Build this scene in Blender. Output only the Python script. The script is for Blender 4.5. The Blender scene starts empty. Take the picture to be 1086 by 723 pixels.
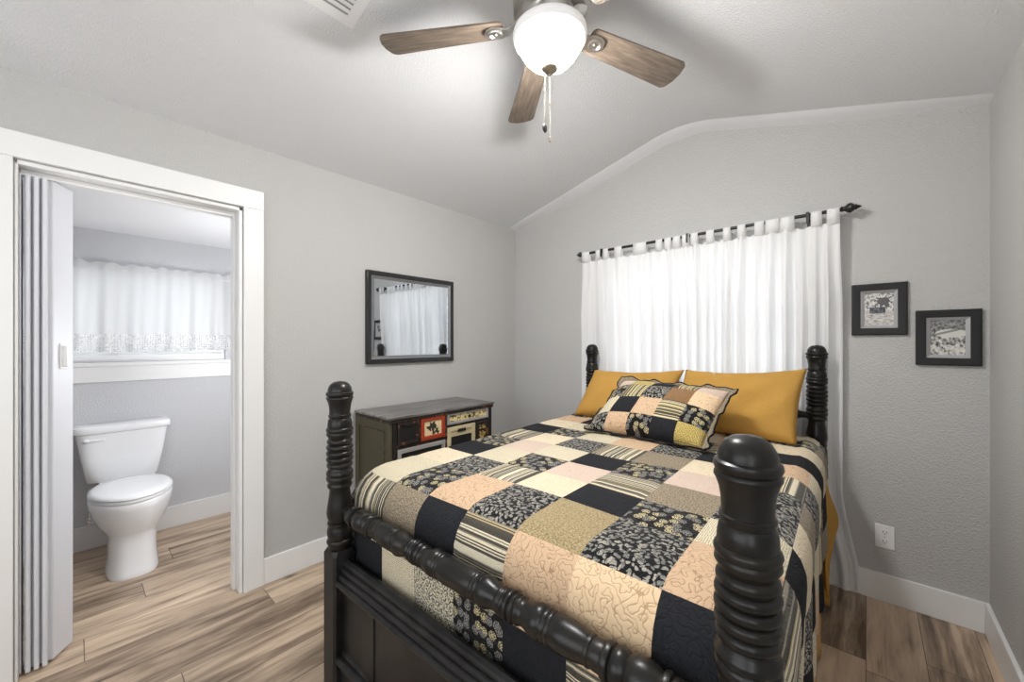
import bpy, bmesh, math, random
from mathutils import Vector, Matrix
random.seed(7)
PI = math.pi
sc = bpy.context.scene
COL = sc.collection

# ------------------------------------------------------------------ camera, world, light, exposure
cam = bpy.data.cameras.new('camera'); camo = bpy.data.objects.new('camera', cam); COL.objects.link(camo)
camo.location = (0, 0, 1.32); camo.rotation_euler = (PI/2, 0, math.radians(41.97))
cam.sensor_fit = 'HORIZONTAL'; cam.sensor_width = 36; cam.lens = 36*417.4/1086; cam.shift_y = 1.6/1086; cam.clip_start = 0.02
sc.camera = camo
sc.view_settings.view_transform = 'Standard'; sc.view_settings.look = 'None'
sc.view_settings.gamma = 1; sc.view_settings.use_curve_mapping = False
sc.view_settings.exposure = 0.42
sc.cycles.use_denoising = True
sc.cycles.max_bounces = 10; sc.cycles.diffuse_bounces = 6; sc.cycles.transmission_bounces = 8
sc.cycles.sample_clamp_indirect = 6
w = bpy.data.worlds.new('world'); sc.world = w; w.use_nodes = True
w.node_tree.nodes['Background'].inputs[0].default_value = (0.86, 0.93, 1, 1)
w.node_tree.nodes['Background'].inputs[1].default_value = 0.6

def area(name, loc, rot, sx, sy, power, col=(1, 1, 1)):
    l = bpy.data.lights.new(name, 'AREA'); l.shape = 'RECTANGLE'; l.size = sx; l.size_y = sy; l.energy = power; l.color = col
    o = bpy.data.objects.new(name, l); COL.objects.link(o); o.location = loc; o.rotation_euler = rot
    return o
# daylight at bed and bathroom windows; rear, right and bathroom fills are added
area('daylight_bed_window', (-0.88, 2.95, 1.45), (-PI/2, 0, 0), 1.3, 1.05, 2.8, (0.93, 0.97, 1))
area('added_rear_fill', (-0.95, -1.60, 1.45), (PI/2, 0, 0), 2.0, 1.5, 19, (0.97, 0.985, 1))  # fill light added behind the camera, at an invented window
area('added_right_fill', (0.52, -0.75, 1.5), (0, PI/2, 0), 1.3, 1.0, 15, (0.96, 0.98, 1))  # fill light added from the right, at an invented window
area('daylight_bath_window', (-3.93, 0.25, 1.5), (0, -PI/2, 0), 0.6, 1.1, 1.4, (0.93, 0.96, 1))
pl = bpy.data.lights.new('added_bath_fill', 'POINT'); pl.energy = 13; pl.shadow_soft_size = 0.12; pl.color = (0.97, 0.98, 1)
plo = bpy.data.objects.new('added_bath_fill', pl); COL.objects.link(plo); plo.location = (-2.70, 0.90, 1.25)  # unseen point light added to brighten the bathroom

# ------------------------------------------------------------------ materials
def S(r, g, b):
    f = lambda c: (c/255/12.92 if c/255 <= 0.04045 else ((c/255+0.055)/1.055)**2.4)
    return (f(r), f(g), f(b), 1)

class G:
    def __init__(s, name, rough=0.6, base=(0.5, 0.5, 0.5, 1), metal=0, spec=0.5):
        s.m = bpy.data.materials.new(name); s.m.use_nodes = True; s.nt = s.m.node_tree
        s.b = s.nt.nodes['Principled BSDF']; s.out = s.nt.nodes['Material Output']
        s.b.inputs['Roughness'].default_value = rough; s.b.inputs['Base Color'].default_value = base
        s.b.inputs['Metallic'].default_value = metal; s.b.inputs['Specular IOR Level'].default_value = spec
    def node(s, t, **kw):
        n = s.nt.nodes.new(t)
        for k, v in kw.items(): setattr(n, k, v)
        return n
    def put(s, sock, v):
        if hasattr(v, 'is_output'): s.nt.links.new(v, sock)
        elif isinstance(v, (tuple, list)) and len(v) == 3 and sock.type == 'RGBA': sock.default_value = (*v, 1)
        else: sock.default_value = v
    def coord(s, kind='Object', scale=(1, 1, 1), rot=(0, 0, 0), loc=(0, 0, 0)):
        c = s.node('ShaderNodeTexCoord'); m = s.node('ShaderNodeMapping')
        s.nt.links.new(c.outputs[kind], m.inputs[0])
        m.inputs['Scale'].default_value = scale; m.inputs['Rotation'].default_value = rot; m.inputs['Location'].default_value = loc
        return m.outputs[0]
    def noise(s, vec, scale, detail=2, rough=0.5, dist=0, dim='3D', out='Fac', w=None):
        if getattr(s, 'flat', False): dim = '2D'
        n = s.node('ShaderNodeTexNoise', noise_dimensions=dim)
        if dim != '1D': s.put(n.inputs['Vector'], vec)
        if w is not None: s.put(n.inputs['W'], w)
        n.inputs['Scale'].default_value = scale; n.inputs['Detail'].default_value = detail
        n.inputs['Roughness'].default_value = rough; n.inputs['Distortion'].default_value = dist
        return n.outputs[out]
    def voro(s, vec, scale, feature='F1', dim='3D', rnd=1):
        if getattr(s, 'flat', False): dim = '2D'
        n = s.node('ShaderNodeTexVoronoi', feature=feature, voronoi_dimensions=dim)
        s.put(n.inputs['Vector'], vec); n.inputs['Scale'].default_value = scale; n.inputs['Randomness'].default_value = rnd
        return n
    def wn(s, vec, dim='3D', out='Value'):
        n = s.node('ShaderNodeTexWhiteNoise', noise_dimensions=dim)
        s.put(n.inputs['W' if dim == '1D' else 'Vector'], vec); return n.outputs[out]
    def math(s, op, a, b=0.5, c=None, clamp=False):
        n = s.node('ShaderNodeMath', operation=op, use_clamp=clamp); s.put(n.inputs[0], a); s.put(n.inputs[1], b)
        if c is not None: s.put(n.inputs[2], c)
        return n.outputs[0]
    def ramp(s, fac, stops, interp='LINEAR'):
        n = s.node('ShaderNodeValToRGB'); r = n.color_ramp; r.interpolation = interp
        while len(r.elements) < len(stops): r.elements.new(0.5)
        for e, (p, c) in zip(r.elements, stops):
            e.position = p; e.color = (c, c, c, 1) if isinstance(c, (int, float)) else (c if len(c) == 4 else (*c, 1))
        s.put(n.inputs[0], fac); return n.outputs[0]
    def mix(s, fac, a, b, blend='MIX'):
        n = s.node('ShaderNodeMix', data_type='RGBA', blend_type=blend)
        s.put(n.inputs[0], fac); s.put(n.inputs[6], a); s.put(n.inputs[7], b); return n.outputs[2]
    def sep(s, vec):
        n = s.node('ShaderNodeSeparateXYZ'); s.put(n.inputs[0], vec); return n.outputs
    def comb(s, x, y, z=0.0):
        n = s.node('ShaderNodeCombineXYZ'); s.put(n.inputs[0], x); s.put(n.inputs[1], y); s.put(n.inputs[2], z); return n.outputs[0]
    def bump(s, h, strength=0.5, dist=0.002, prev=None):
        n = s.node('ShaderNodeBump'); s.put(n.inputs['Height'], h); n.inputs['Strength'].default_value = strength
        n.inputs['Distance'].default_value = dist
        if prev is not None: s.put(n.inputs['Normal'], prev)
        s.nt.links.new(n.outputs[0], s.b.inputs['Normal']); return n.outputs[0]
    def base(s, v): s.put(s.b.inputs['Base Color'], v)
    def rough(s, v): s.put(s.b.inputs['Roughness'], v)

def plaster(name, base, strength=0.5):
    g = G(name, 0.75, base, spec=0.25); v = g.coord()
    n = g.noise(v, 130, 3, 0.55); r = g.ramp(n, [(0.38, 0), (0.62, 1)])
    g.bump(r, strength, 0.0025); return g.m
M = {}
M['wall'] = plaster('greige_textured_paint', S(194, 193, 191), 0.8)
M['bathwall'] = plaster('pale_grey_paint', S(206, 207, 210), 0.5)
M['ceil'] = plaster('white_textured_ceiling_paint', S(226, 227, 229), 0.75)
M['bathceil'] = G('white_ceiling_paint', 0.8, S(235, 236, 238)).m
M['trim'] = G('white_trim_paint', 0.4, S(232, 232, 231)).m
M['smooth'] = G('smooth_white_drywall', 0.6, S(226, 227, 229)).m
M['plastic'] = G('white_plastic', 0.35, S(235, 235, 236)).m
M['door_grey'] = G('white_vinyl', 0.4, S(214, 216, 221)).m
M['porcelain'] = G('white_porcelain', 0.08, S(240, 241, 243)).m
M['black_slot'] = G('black_slot', 0.6, (0.01, 0.01, 0.01, 1)).m
M['chrome'] = G('chrome', 0.15, (0.75, 0.75, 0.76, 1), 1).m
M['iron'] = G('black_iron', 0.4, (0.012, 0.011, 0.01, 1)).m

def floor_mat():
    g = G('wood_plank_floor', 0.42, spec=0.4); o = g.sep(g.coord())
    wd, ln = 0.185, 1.22
    px = g.math('DIVIDE', o[0], wd); ix = g.math('FLOOR', px); fx = g.math('FRACT', px)
    off = g.wn(ix, '1D')
    py = g.math('ADD', g.math('DIVIDE', o[1], ln), g.math('MULTIPLY', off, 7.3)); iy = g.math('FLOOR', py); fy = g.math('FRACT', py)
    pid = g.comb(ix, iy); tone = g.wn(pid, '3D'); tone2 = g.wn(g.comb(iy, ix, 3.1), '3D')
    gv = g.comb(g.math('ADD', g.math('MULTIPLY', o[0], 1.0), g.math('MULTIPLY', tone, 17.0)), g.math('MULTIPLY', o[1], 0.09), tone2)
    st = g.noise(gv, 26, 4, 0.62, 0.4)
    gv2 = g.comb(g.math('ADD', o[0], g.math('MULTIPLY', tone2, 11.0)), g.math('MULTIPLY', o[1], 0.16), tone)
    big = g.noise(gv2, 9, 3, 0.55, 0.8)
    fine = g.noise(g.comb(o[0], g.math('MULTIPLY', o[1], 0.04), tone), 210, 2, 0.6)
    f = g.math('ADD', g.math('MULTIPLY', st, 0.55), g.math('MULTIPLY', big, 0.45))
    f = g.math('ADD', f, g.math('MULTIPLY', g.math('SUBTRACT', tone, 0.5), 0.16))
    f = g.math('ADD', f, g.math('MULTIPLY', g.math('SUBTRACT', fine, 0.5), 0.12))
    c = g.ramp(f, [(0.32, S(100, 84, 70)), (0.42, S(146, 126, 107)), (0.52, S(188, 166, 143)), (0.66, S(214, 192, 166))])
    kn = g.voro(g.comb(g.math('ADD', o[0], tone), g.math('MULTIPLY', o[1], 0.45), tone2), 4.2)
    k = g.ramp(kn.outputs['Distance'], [(0.03, 1), (0.10, 0)])
    c = g.mix(g.math('MULTIPLY', k, 0.75), c, S(74, 58, 46))
    ex = g.math('MINIMUM', fx, g.math('SUBTRACT', 1.0, fx)); ey = g.math('MINIMUM', fy, g.math('SUBTRACT', 1.0, fy))
    gx = g.math('LESS_THAN', ex, 0.008); gy = g.math('LESS_THAN', ey, 0.0014)
    gap = g.math('MAXIMUM', gx, gy)
    c = g.mix(g.math('MULTIPLY', gap, 0.8), c, S(70, 55, 45)); g.base(c)
    g.bump(g.math('SUBTRACT', g.math('MULTIPLY', fine, 0.4), gap), 0.25, 0.001)
    return g.m
M['floor'] = floor_mat()

def black_paint(name, rough, worn):
    g = G(name, rough, spec=0.36); v = g.coord()
    n = g.noise(v, 14, 4, 0.6); n2 = g.noise(v, 90, 2, 0.5)
    c = g.ramp(n, [(0.35, (0.006, 0.006, 0.0065)), (0.7, worn)])
    g.base(c); g.rough(g.math('ADD', g.math('MULTIPLY', n, 0.12), rough-0.06)); return g.m
M['post'] = black_paint('black_satin_turned_wood', 0.33, (0.015, 0.0125, 0.009))
M['panel'] = black_paint('black_painted_wood', 0.36, (0.021, 0.021, 0.021))

# fabrics; UV is in metres on every sewn thing
def fabric(name, kind):
    g = G(name, 0.9, spec=0.15); g.flat = True; v = g.coord('UV'); o = g.sep(v)
    weave = g.noise(v, 420, 2, 0.6)
    mn = g.noise(v, 62, 0, 0.5, 0.35); line = g.math('ABSOLUTE', g.math('SUBTRACT', mn, 0.5))
    st = g.ramp(line, [(0.0, 1), (0.022, 1), (0.04, 0)])                        # meandering quilting stitch
    puff = g.ramp(line, [(0.0, 0), (0.12, 1)])
    CR, YL, GR, BK = S(226, 214, 186), S(205, 184, 120), S(150, 146, 140), S(20, 20, 22)
    if kind == 'navy':
        c = g.mix(weave, S(24, 25, 28), S(48, 49, 53)); sc_ = 0.25; sd = S(12, 12, 14)
    elif kind == 'cream':
        c = g.mix(weave, S(208, 192, 162), S(228, 214, 188)); sc_ = 0.4; sd = S(170, 140, 105)
    elif kind == 'peach':
        c = g.mix(weave, S(196, 164, 132), S(214, 184, 152)); sc_ = 0.6; sd = S(130, 100, 75)
    elif kind == 'peachlight':
        c = g.mix(weave, S(218, 188, 150), S(232, 205, 170)); sc_ = 0.55; sd = S(150, 112, 80)
    elif kind == 'pink':
        c = g.mix(weave, S(194, 172, 156), S(214, 194, 178)); sc_ = 0.25; sd = S(160, 130, 110)
    elif kind == 'taupe':
        d = g.noise(v, 190, 1, 0.5); c = g.mix(g.ramp(d, [(0.4, 0), (0.6, 1)]), S(118, 106, 88), S(160, 146, 124)); sc_ = 0.3; sd = S(80, 70, 58)
    elif kind == 'olive':
        d = g.noise(v, 190, 1, 0.5); c = g.mix(g.ramp(d, [(0.4, 0), (0.6, 1)]), S(142, 126, 92), S(176, 158, 120)); sc_ = 0.4; sd = S(96, 84, 58)
    elif kind == 'brown':
        c = g.mix(weave, S(124, 92, 62), S(150, 116, 82)); sc_ = 0.3; sd = S(80, 60, 40)
    elif kind == 'dots':
        vo = g.voro(v, 170, rnd=0.35); c = g.ramp(vo.outputs['Distance'], [(0.22, S(120, 112, 92)), (0.34, CR), (1, S(214, 203, 172))]); sc_ = 0.2; sd = GR
    elif kind == 'dotsyellow':
        vo = g.voro(v, 170, rnd=0.3); c = g.ramp(vo.outputs['Distance'], [(0.26, S(60, 54, 40)), (0.38, S(214, 190, 112))]); sc_ = 0.1; sd = GR
    elif kind == 'dotsgrey':
        d = g.noise(v, 170, 2, 0.6); c = g.ramp(d, [(0.42, S(70, 70, 68)), (0.5, S(176, 170, 152)), (0.6, S(222, 212, 184))]); sc_ = 0.1; sd = BK
    elif kind == 'leaf':
        wv = g.noise(v, 40, 1, 0.5, out='Color')
        vv = g.mix(0.02, v, wv, 'ADD')
        a = g.voro(vv, 78); d = g.math('ABSOLUTE', g.math('SUBTRACT', g.noise(vv, 105, 1, 0.5, 1.2), 0.5))
        leafm = g.ramp(a.outputs['Distance'], [(0.36, 1), (0.44, 0)]); vein = g.ramp(d, [(0.012, 0), (0.04, 1)])
        c = g.mix(g.math('MULTIPLY', leafm, vein), BK, g.mix(g.sep(a.outputs['Color'])[0], S(122, 121, 118), S(172, 167, 154))); sc_ = 0.0; sd = BK
    elif kind == 'flower':
        a = g.voro(v, 34, rnd=0.8); d = a.outputs['Distance']; rc = g.sep(a.outputs['Color'])
        tex = g.ramp(g.noise(v, 260, 1, 0.5), [(0.42, 0), (0.55, 1)])
        ring = g.ramp(d, [(0.0, 0.15), (0.07, 0.15), (0.09, 1), (0.15, 1), (0.18, 0.1), (0.21, 0.1), (0.25, 1), (0.40, 1), (0.45, 0)])
        petal = g.mix(g.math('GREATER_THAN', rc[0], 0.55), S(150, 148, 144), S(216, 202, 158))
        petal = g.mix(g.math('MULTIPLY', tex, g.math('GREATER_THAN', d, 0.22)), petal, S(52, 50, 46))
        c = g.mix(ring, S(22, 20, 20), petal); sc_ = 0; sd = BK
    else:                                                              # stripes along one of the two seams
        ax = o[1] if kind.startswith('stripes_across') else o[0]
        n = g.node('ShaderNodeTexWhiteNoise', noise_dimensions='1D')
        g.put(n.inputs['W'], g.math('FLOOR', g.math('MULTIPLY', ax, 290)))
        gold = 'gold' in kind
        c = g.ramp(n.outputs[0], [(0, BK), (0.34, S(222, 206, 150) if gold else S(222, 212, 186)), (0.56, S(128, 122, 108)), (0.7, S(186, 166, 120)), (0.76, S(40, 38, 38)), (0.92, CR)], 'CONSTANT')
        c = g.mix(0.15, c, g.mix(weave, BK, CR)); sc_ = 0.0; sd = BK
    if sc_: c = g.mix(g.math('MULTIPLY', st, sc_), c, sd)
    g.base(c)
    g.b.inputs['Sheen Weight'].default_value = 0.0 if kind == 'navy' else 0.1
    g.bump(g.math('ADD', puff, g.math('MULTIPLY', weave, 0.3)), 0.6, 0.0022)
    return g.m
FK = {'N': 'navy', 'C': 'cream', 'P': 'peach', 'p': 'peachlight', 'K': 'pink', 'T': 'taupe', 'O': 'olive', 'B': 'dots', 'G': 'dotsgrey',
      'Y': 'dotsyellow', 'L': 'leaf', 'F': 'flower', 'S': 'stripes_across', 'V': 'stripes_along', 'W': 'brown', 's': 'stripes_across_gold', 'v': 'stripes_along_gold'}
FAB = {k: fabric('quilt_'+n, n) for k, n in FK.items()}
FKEYS = list(FK)

def cloth(name, c1, c2, scale=300, bump=0.3, rough=0.9):
    g = G(name, rough, spec=0.15); v = g.coord()
    n = g.noise(v, scale, 2, 0.6); big = g.noise(v, 9, 2, 0.5)
    b1 = g.bump(n, bump, 0.001); g.bump(g.noise(v, 16, 3, 0.6, 0.6), 0.35, 0.012, b1)
    g.base(g.mix(g.math('ADD', g.math('MULTIPLY', n, 0.5), g.math('MULTIPLY', big, 0.5)), c1, c2)); return g.m
M['mustard'] = cloth('mustard_cotton', S(172, 130, 60), S(196, 153, 82), 240, 0.5)
M['tan'] = cloth('tan_cotton', S(190, 156, 110), S(206, 172, 126))
M['white_cloth'] = cloth('white_bedding', S(225, 222, 214), S(236, 234, 228))
M['blackcord'] = cloth('black_binding', S(18, 18, 20), S(34, 34, 38))

def sheer(name, col, trans, alpha=1.0):
    m = bpy.data.materials.new(name); m.use_nodes = True; nt = m.node_tree; nt.nodes.clear()
    out = nt.nodes.new('ShaderNodeOutputMaterial'); d = nt.nodes.new('ShaderNodeBsdfDiffuse'); t = nt.nodes.new('ShaderNodeBsdfTranslucent')
    tr = nt.nodes.new('ShaderNodeBsdfTransparent'); a = nt.nodes.new('ShaderNodeMixShader'); b = nt.nodes.new('ShaderNodeMixShader')
    d.inputs[0].default_value = col; t.inputs[0].default_value = col
    a.inputs[0].default_value = trans; b.inputs[0].default_value = alpha
    nt.links.new(d.outputs[0], a.inputs[1]); nt.links.new(t.outputs[0], a.inputs[2])
    nt.links.new(tr.outputs[0], b.inputs[1]); nt.links.new(a.outputs[0], b.inputs[2]); nt.links.new(b.outputs[0], out.inputs[0])
    return m
M['curtain'] = sheer('white_sheer_curtain', (0.94, 0.94, 0.94, 1), 0.27, 0.97)
M['valance'] = sheer('white_sheer_valance', (0.93, 0.93, 0.93, 1), 0.5, 0.82)
def lace_mat():
    m = sheer('white_lace', (0.92, 0.92, 0.92, 1), 0.5, 0.9); nt = m.node_tree
    c = nt.nodes.new('ShaderNodeTexCoord'); v = nt.nodes.new('ShaderNodeTexVoronoi'); v.inputs['Scale'].default_value = 75; v.inputs['Randomness'].default_value = 0.4
    r = nt.nodes.new('ShaderNodeValToRGB'); r.color_ramp.elements[0].position = 0.3; r.color_ramp.elements[0].color = (0.35,)*3+(1,); r.color_ramp.elements[1].position = 0.42
    nt.links.new(c.outputs['Object'], v.inputs['Vector']); nt.links.new(v.outputs['Distance'], r.inputs[0])
    b = [n for n in nt.nodes if n.type == 'MIX_SHADER' and n.outputs[0].links and n.outputs[0].links[0].to_node.type == 'OUTPUT_MATERIAL'][0]
    nt.links.new(r.outputs[0], b.inputs[0]); return m
M['lace'] = lace_mat()

def glassy(name, fac, rough=0.0, col=(1, 1, 1, 1)):
    m = bpy.data.materials.new(name); m.use_nodes = True; nt = m.node_tree; nt.nodes.clear()
    out = nt.nodes.new('ShaderNodeOutputMaterial'); t = nt.nodes.new('ShaderNodeBsdfTransparent'); g = nt.nodes.new('ShaderNodeBsdfGlossy')
    x = nt.nodes.new('ShaderNodeMixShader'); x.inputs[0].default_value = fac; g.inputs['Roughness'].default_value = rough; g.inputs[0].default_value = col
    nt.links.new(t.outputs[0], x.inputs[1]); nt.links.new(g.outputs[0], x.inputs[2]); nt.links.new(x.outputs[0], out.inputs[0]); return m
M['pane'] = glassy('window_glass', 0.06)
M['picture_glass'] = glassy('reflective_picture_glass', 0.6, 0.0, (0.9, 0.95, 1, 1))

def emit(name, col, strength):
    g = G(name, 0.3, (0.9, 0.9, 0.9, 1)); g.b.inputs['Emission Color'].default_value = (*col, 1); g.b.inputs['Emission Strength'].default_value = strength; return g.m
M['bowl'] = emit('lit_frosted_glass', (1, 0.985, 0.965), 160)
M['glow'] = emit('added_ceiling_uplight', (1, 0.97, 0.94), 32)  # for the hidden ring added to throw light on the ceiling
M['bowl_rim'] = emit('glowing_frosted_rim', (1, 0.98, 0.96), 0.12)
M['nickel'] = G('brushed_nickel', 0.32, (0.55, 0.53, 0.50, 1), 1).m
M['nickel_dark'] = G('aged_nickel', 0.45, S(150, 140, 124), 0.6).m
def blade_mat():
    g = G('greybrown_blade_wood', 0.38, spec=0.5); o = g.coord(scale=(0.12, 1, 1))
    n = g.noise(o, 60, 4, 0.6, 0.3); g.base(g.ramp(n, [(0.3, S(84, 73, 62)), (0.55, S(116, 102, 89)), (0.75, S(142, 128, 114))])); return g.m
M['blade'] = blade_mat()

def distressed(name, c1, under, amount=0.6, rough=0.55):
    g = G(name, rough, spec=0.35); v = g.coord()
    n = g.noise(v, 26, 5, 0.7, 0.6); n2 = g.noise(v, 7, 3, 0.6)
    lo = tuple(x*0.6 for x in c1[:3])
    c = g.mix(n2, c1, lo); f = g.ramp(n, [(amount, 0), (amount+0.05, 1)])
    g.base(g.mix(f, c, under)); g.bump(n, 0.3, 0.001); return g.m
M['d_black'] = distressed('distressed_black', S(38, 34, 32), S(116, 70, 50), 0.62)
M['d_edge'] = distressed('worn_rust_edge', S(44, 38, 34), S(124, 78, 56), 0.56)
M['d_olive'] = distressed('distressed_olive', S(86, 80, 60), S(130, 96, 60), 0.8)
M['d_red'] = distressed('distressed_red', S(176, 68, 40), S(226, 170, 120), 0.66)
M['d_grey'] = distressed('distressed_grey', S(172, 168, 164), S(96, 78, 70), 0.62)
M['d_cream'] = distressed('distressed_cream', S(220, 204, 164), S(90, 58, 38), 0.66)
M['d_blackpanel'] = G('matte_black_panel', 0.5, S(30, 29, 30)).m
def top_mat():
    g = G('worn_grey_black_top', 0.3, spec=0.5); o = g.coord(scale=(1, 0.1, 1)); n = g.noise(o, 34, 4, 0.65, 0.3)
    g.base(g.ramp(n, [(0.32, S(52, 49, 48)), (0.5, S(104, 101, 99)), (0.68, S(152, 146, 140))])); return g.m
M['d_top'] = top_mat()
def floral(name, bg, fg, scale, thr=0.42):
    g = G(name, 0.6); v = g.coord(); n = g.noise(v, scale, 3, 0.6, 0.9); g.base(g.mix(g.ramp(n, [(thr, 1), (thr+0.05, 0)]), bg, fg)); return g.m
M['floral_cream'] = floral('cream_floral_paper', S(226, 206, 150), S(96, 84, 56), 40, 0.44)
M['floral_yellow'] = floral('yellow_floral_paper', S(206, 176, 104), S(70, 46, 28), 45, 0.46)
M['paper_cream'] = G('cream_paper', 0.7, S(226, 204, 160)).m
M['ink'] = G('dark_green_ink', 0.7, S(48, 46, 34)).m
M['wash'] = distressed('black_washed_wood', S(40, 39, 40), S(84, 80, 76), 0.66)
M['silver'] = G('silver_liner', 0.35, S(176, 176, 178), 0.4).m
M['frame_black'] = G('glossy_black_frame', 0.25, (0.013, 0.013, 0.014, 1)).m
M['frame_grey'] = G('pewter_inner_lip', 0.3, S(140, 142, 146), 0.5).m

def print_mat(name, kind):
    g = G(name, 0.35, spec=0.5); v = g.coord('UV'); o = g.sep(v)                   # UV 0..1 over the print
    big = g.noise(v, 4.5, 5, 0.65); fine = g.noise(v, 11, 3, 0.6)
    if kind == 'tree':
        hz = g.math('ADD', 0.45, g.math('MULTIPLY', g.math('SUBTRACT', big, 0.5), 0.1))
        ground = g.ramp(g.noise(g.comb(o[0], g.math('MULTIPLY', o[1], 4.0)), 6, 4, 0.7), [(0.35, S(120, 116, 112)), (0.5, S(190, 186, 180)), (0.65, S(224, 220, 214))])
        sky = g.ramp(fine, [(0.40, S(96, 94, 92)), (0.52, S(206, 204, 200)), (0.7, S(228, 226, 222))])
        dx = g.math('MULTIPLY', g.math('SUBTRACT', o[0], 0.66), 1.7); dy = g.math('MULTIPLY', g.math('SUBTRACT', o[1], 0.72), 2.4)
        rad = g.math('ADD', g.math('MULTIPLY', dx, dx), g.math('MULTIPLY', dy, dy))
        crown = g.math('LESS_THAN', g.math('ADD', rad, g.math('MULTIPLY', fine, 0.9)), 0.62)
        c = g.mix(g.math('GREATER_THAN', o[1], hz), ground, sky); c = g.mix(g.math('MULTIPLY', crown, g.math('GREATER_THAN', o[1], 0.42)), c, S(84, 82, 80))
        ax = g.math('ABSOLUTE', g.math('SUBTRACT', o[0], 0.46)); ay = g.math('ABSOLUTE', g.math('SUBTRACT', o[1], 0.47))
        car = g.math('MULTIPLY', g.math('LESS_THAN', ax, 0.26), g.math('LESS_THAN', ay, g.math('ADD', 0.03, g.math('MULTIPLY', fine, 0.12))))
        c = g.mix(car, c, g.ramp(fine, [(0.4, S(40, 40, 44)), (0.6, S(100, 102, 110))]))
    elif kind == 'pond':
        top = g.ramp(fine, [(0.4, S(70, 70, 70)), (0.6, S(160, 160, 158))])
        dx = g.math('MULTIPLY', g.math('SUBTRACT', o[0], 0.6), 1.6); dy = g.math('MULTIPLY', g.math('SUBTRACT', o[1], 0.62), 6.0)
        rad = g.math('ADD', g.math('MULTIPLY', dx, dx), g.math('MULTIPLY', dy, dy))
        c = g.mix(g.math('GREATER_THAN', o[1], 0.68), g.ramp(fine, [(0.38, S(66, 66, 64)), (0.5, S(150, 148, 144)), (0.62, S(216, 214, 208))]), top)
        c = g.mix(g.math('LESS_THAN', rad, 0.5), c, S(206, 206, 200))
        rock = g.math('MULTIPLY', g.math('LESS_THAN', o[1], 0.3), g.math('GREATER_THAN', big, 0.48)); c = g.mix(g.math('MULTIPLY', rock, 0.7), c, S(222, 220, 214))
        st = g.math('LESS_THAN', g.math('ABSOLUTE', g.math('SUBTRACT', o[1], g.math('ADD', 0.55, g.math('MULTIPLY', o[0], 0.22)))), 0.03); c = g.mix(g.math('MULTIPLY', st, 0.8), c, S(110, 108, 104))
    else:
        c = g.ramp(big, [(0.3, S(52, 58, 66)), (0.55, S(84, 90, 98)), (0.75, S(120, 124, 130))])
    g.base(c); return g.m
M['print_tree'] = print_mat('grey_print_tree', 'tree'); M['print_pond'] = print_mat('grey_print_pond', 'pond'); M['print_dark'] = print_mat('dim_grey_print', 'dim')
M['mat_board'] = G('grey_mat_board', 0.7, S(104, 106, 110)).m

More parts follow.
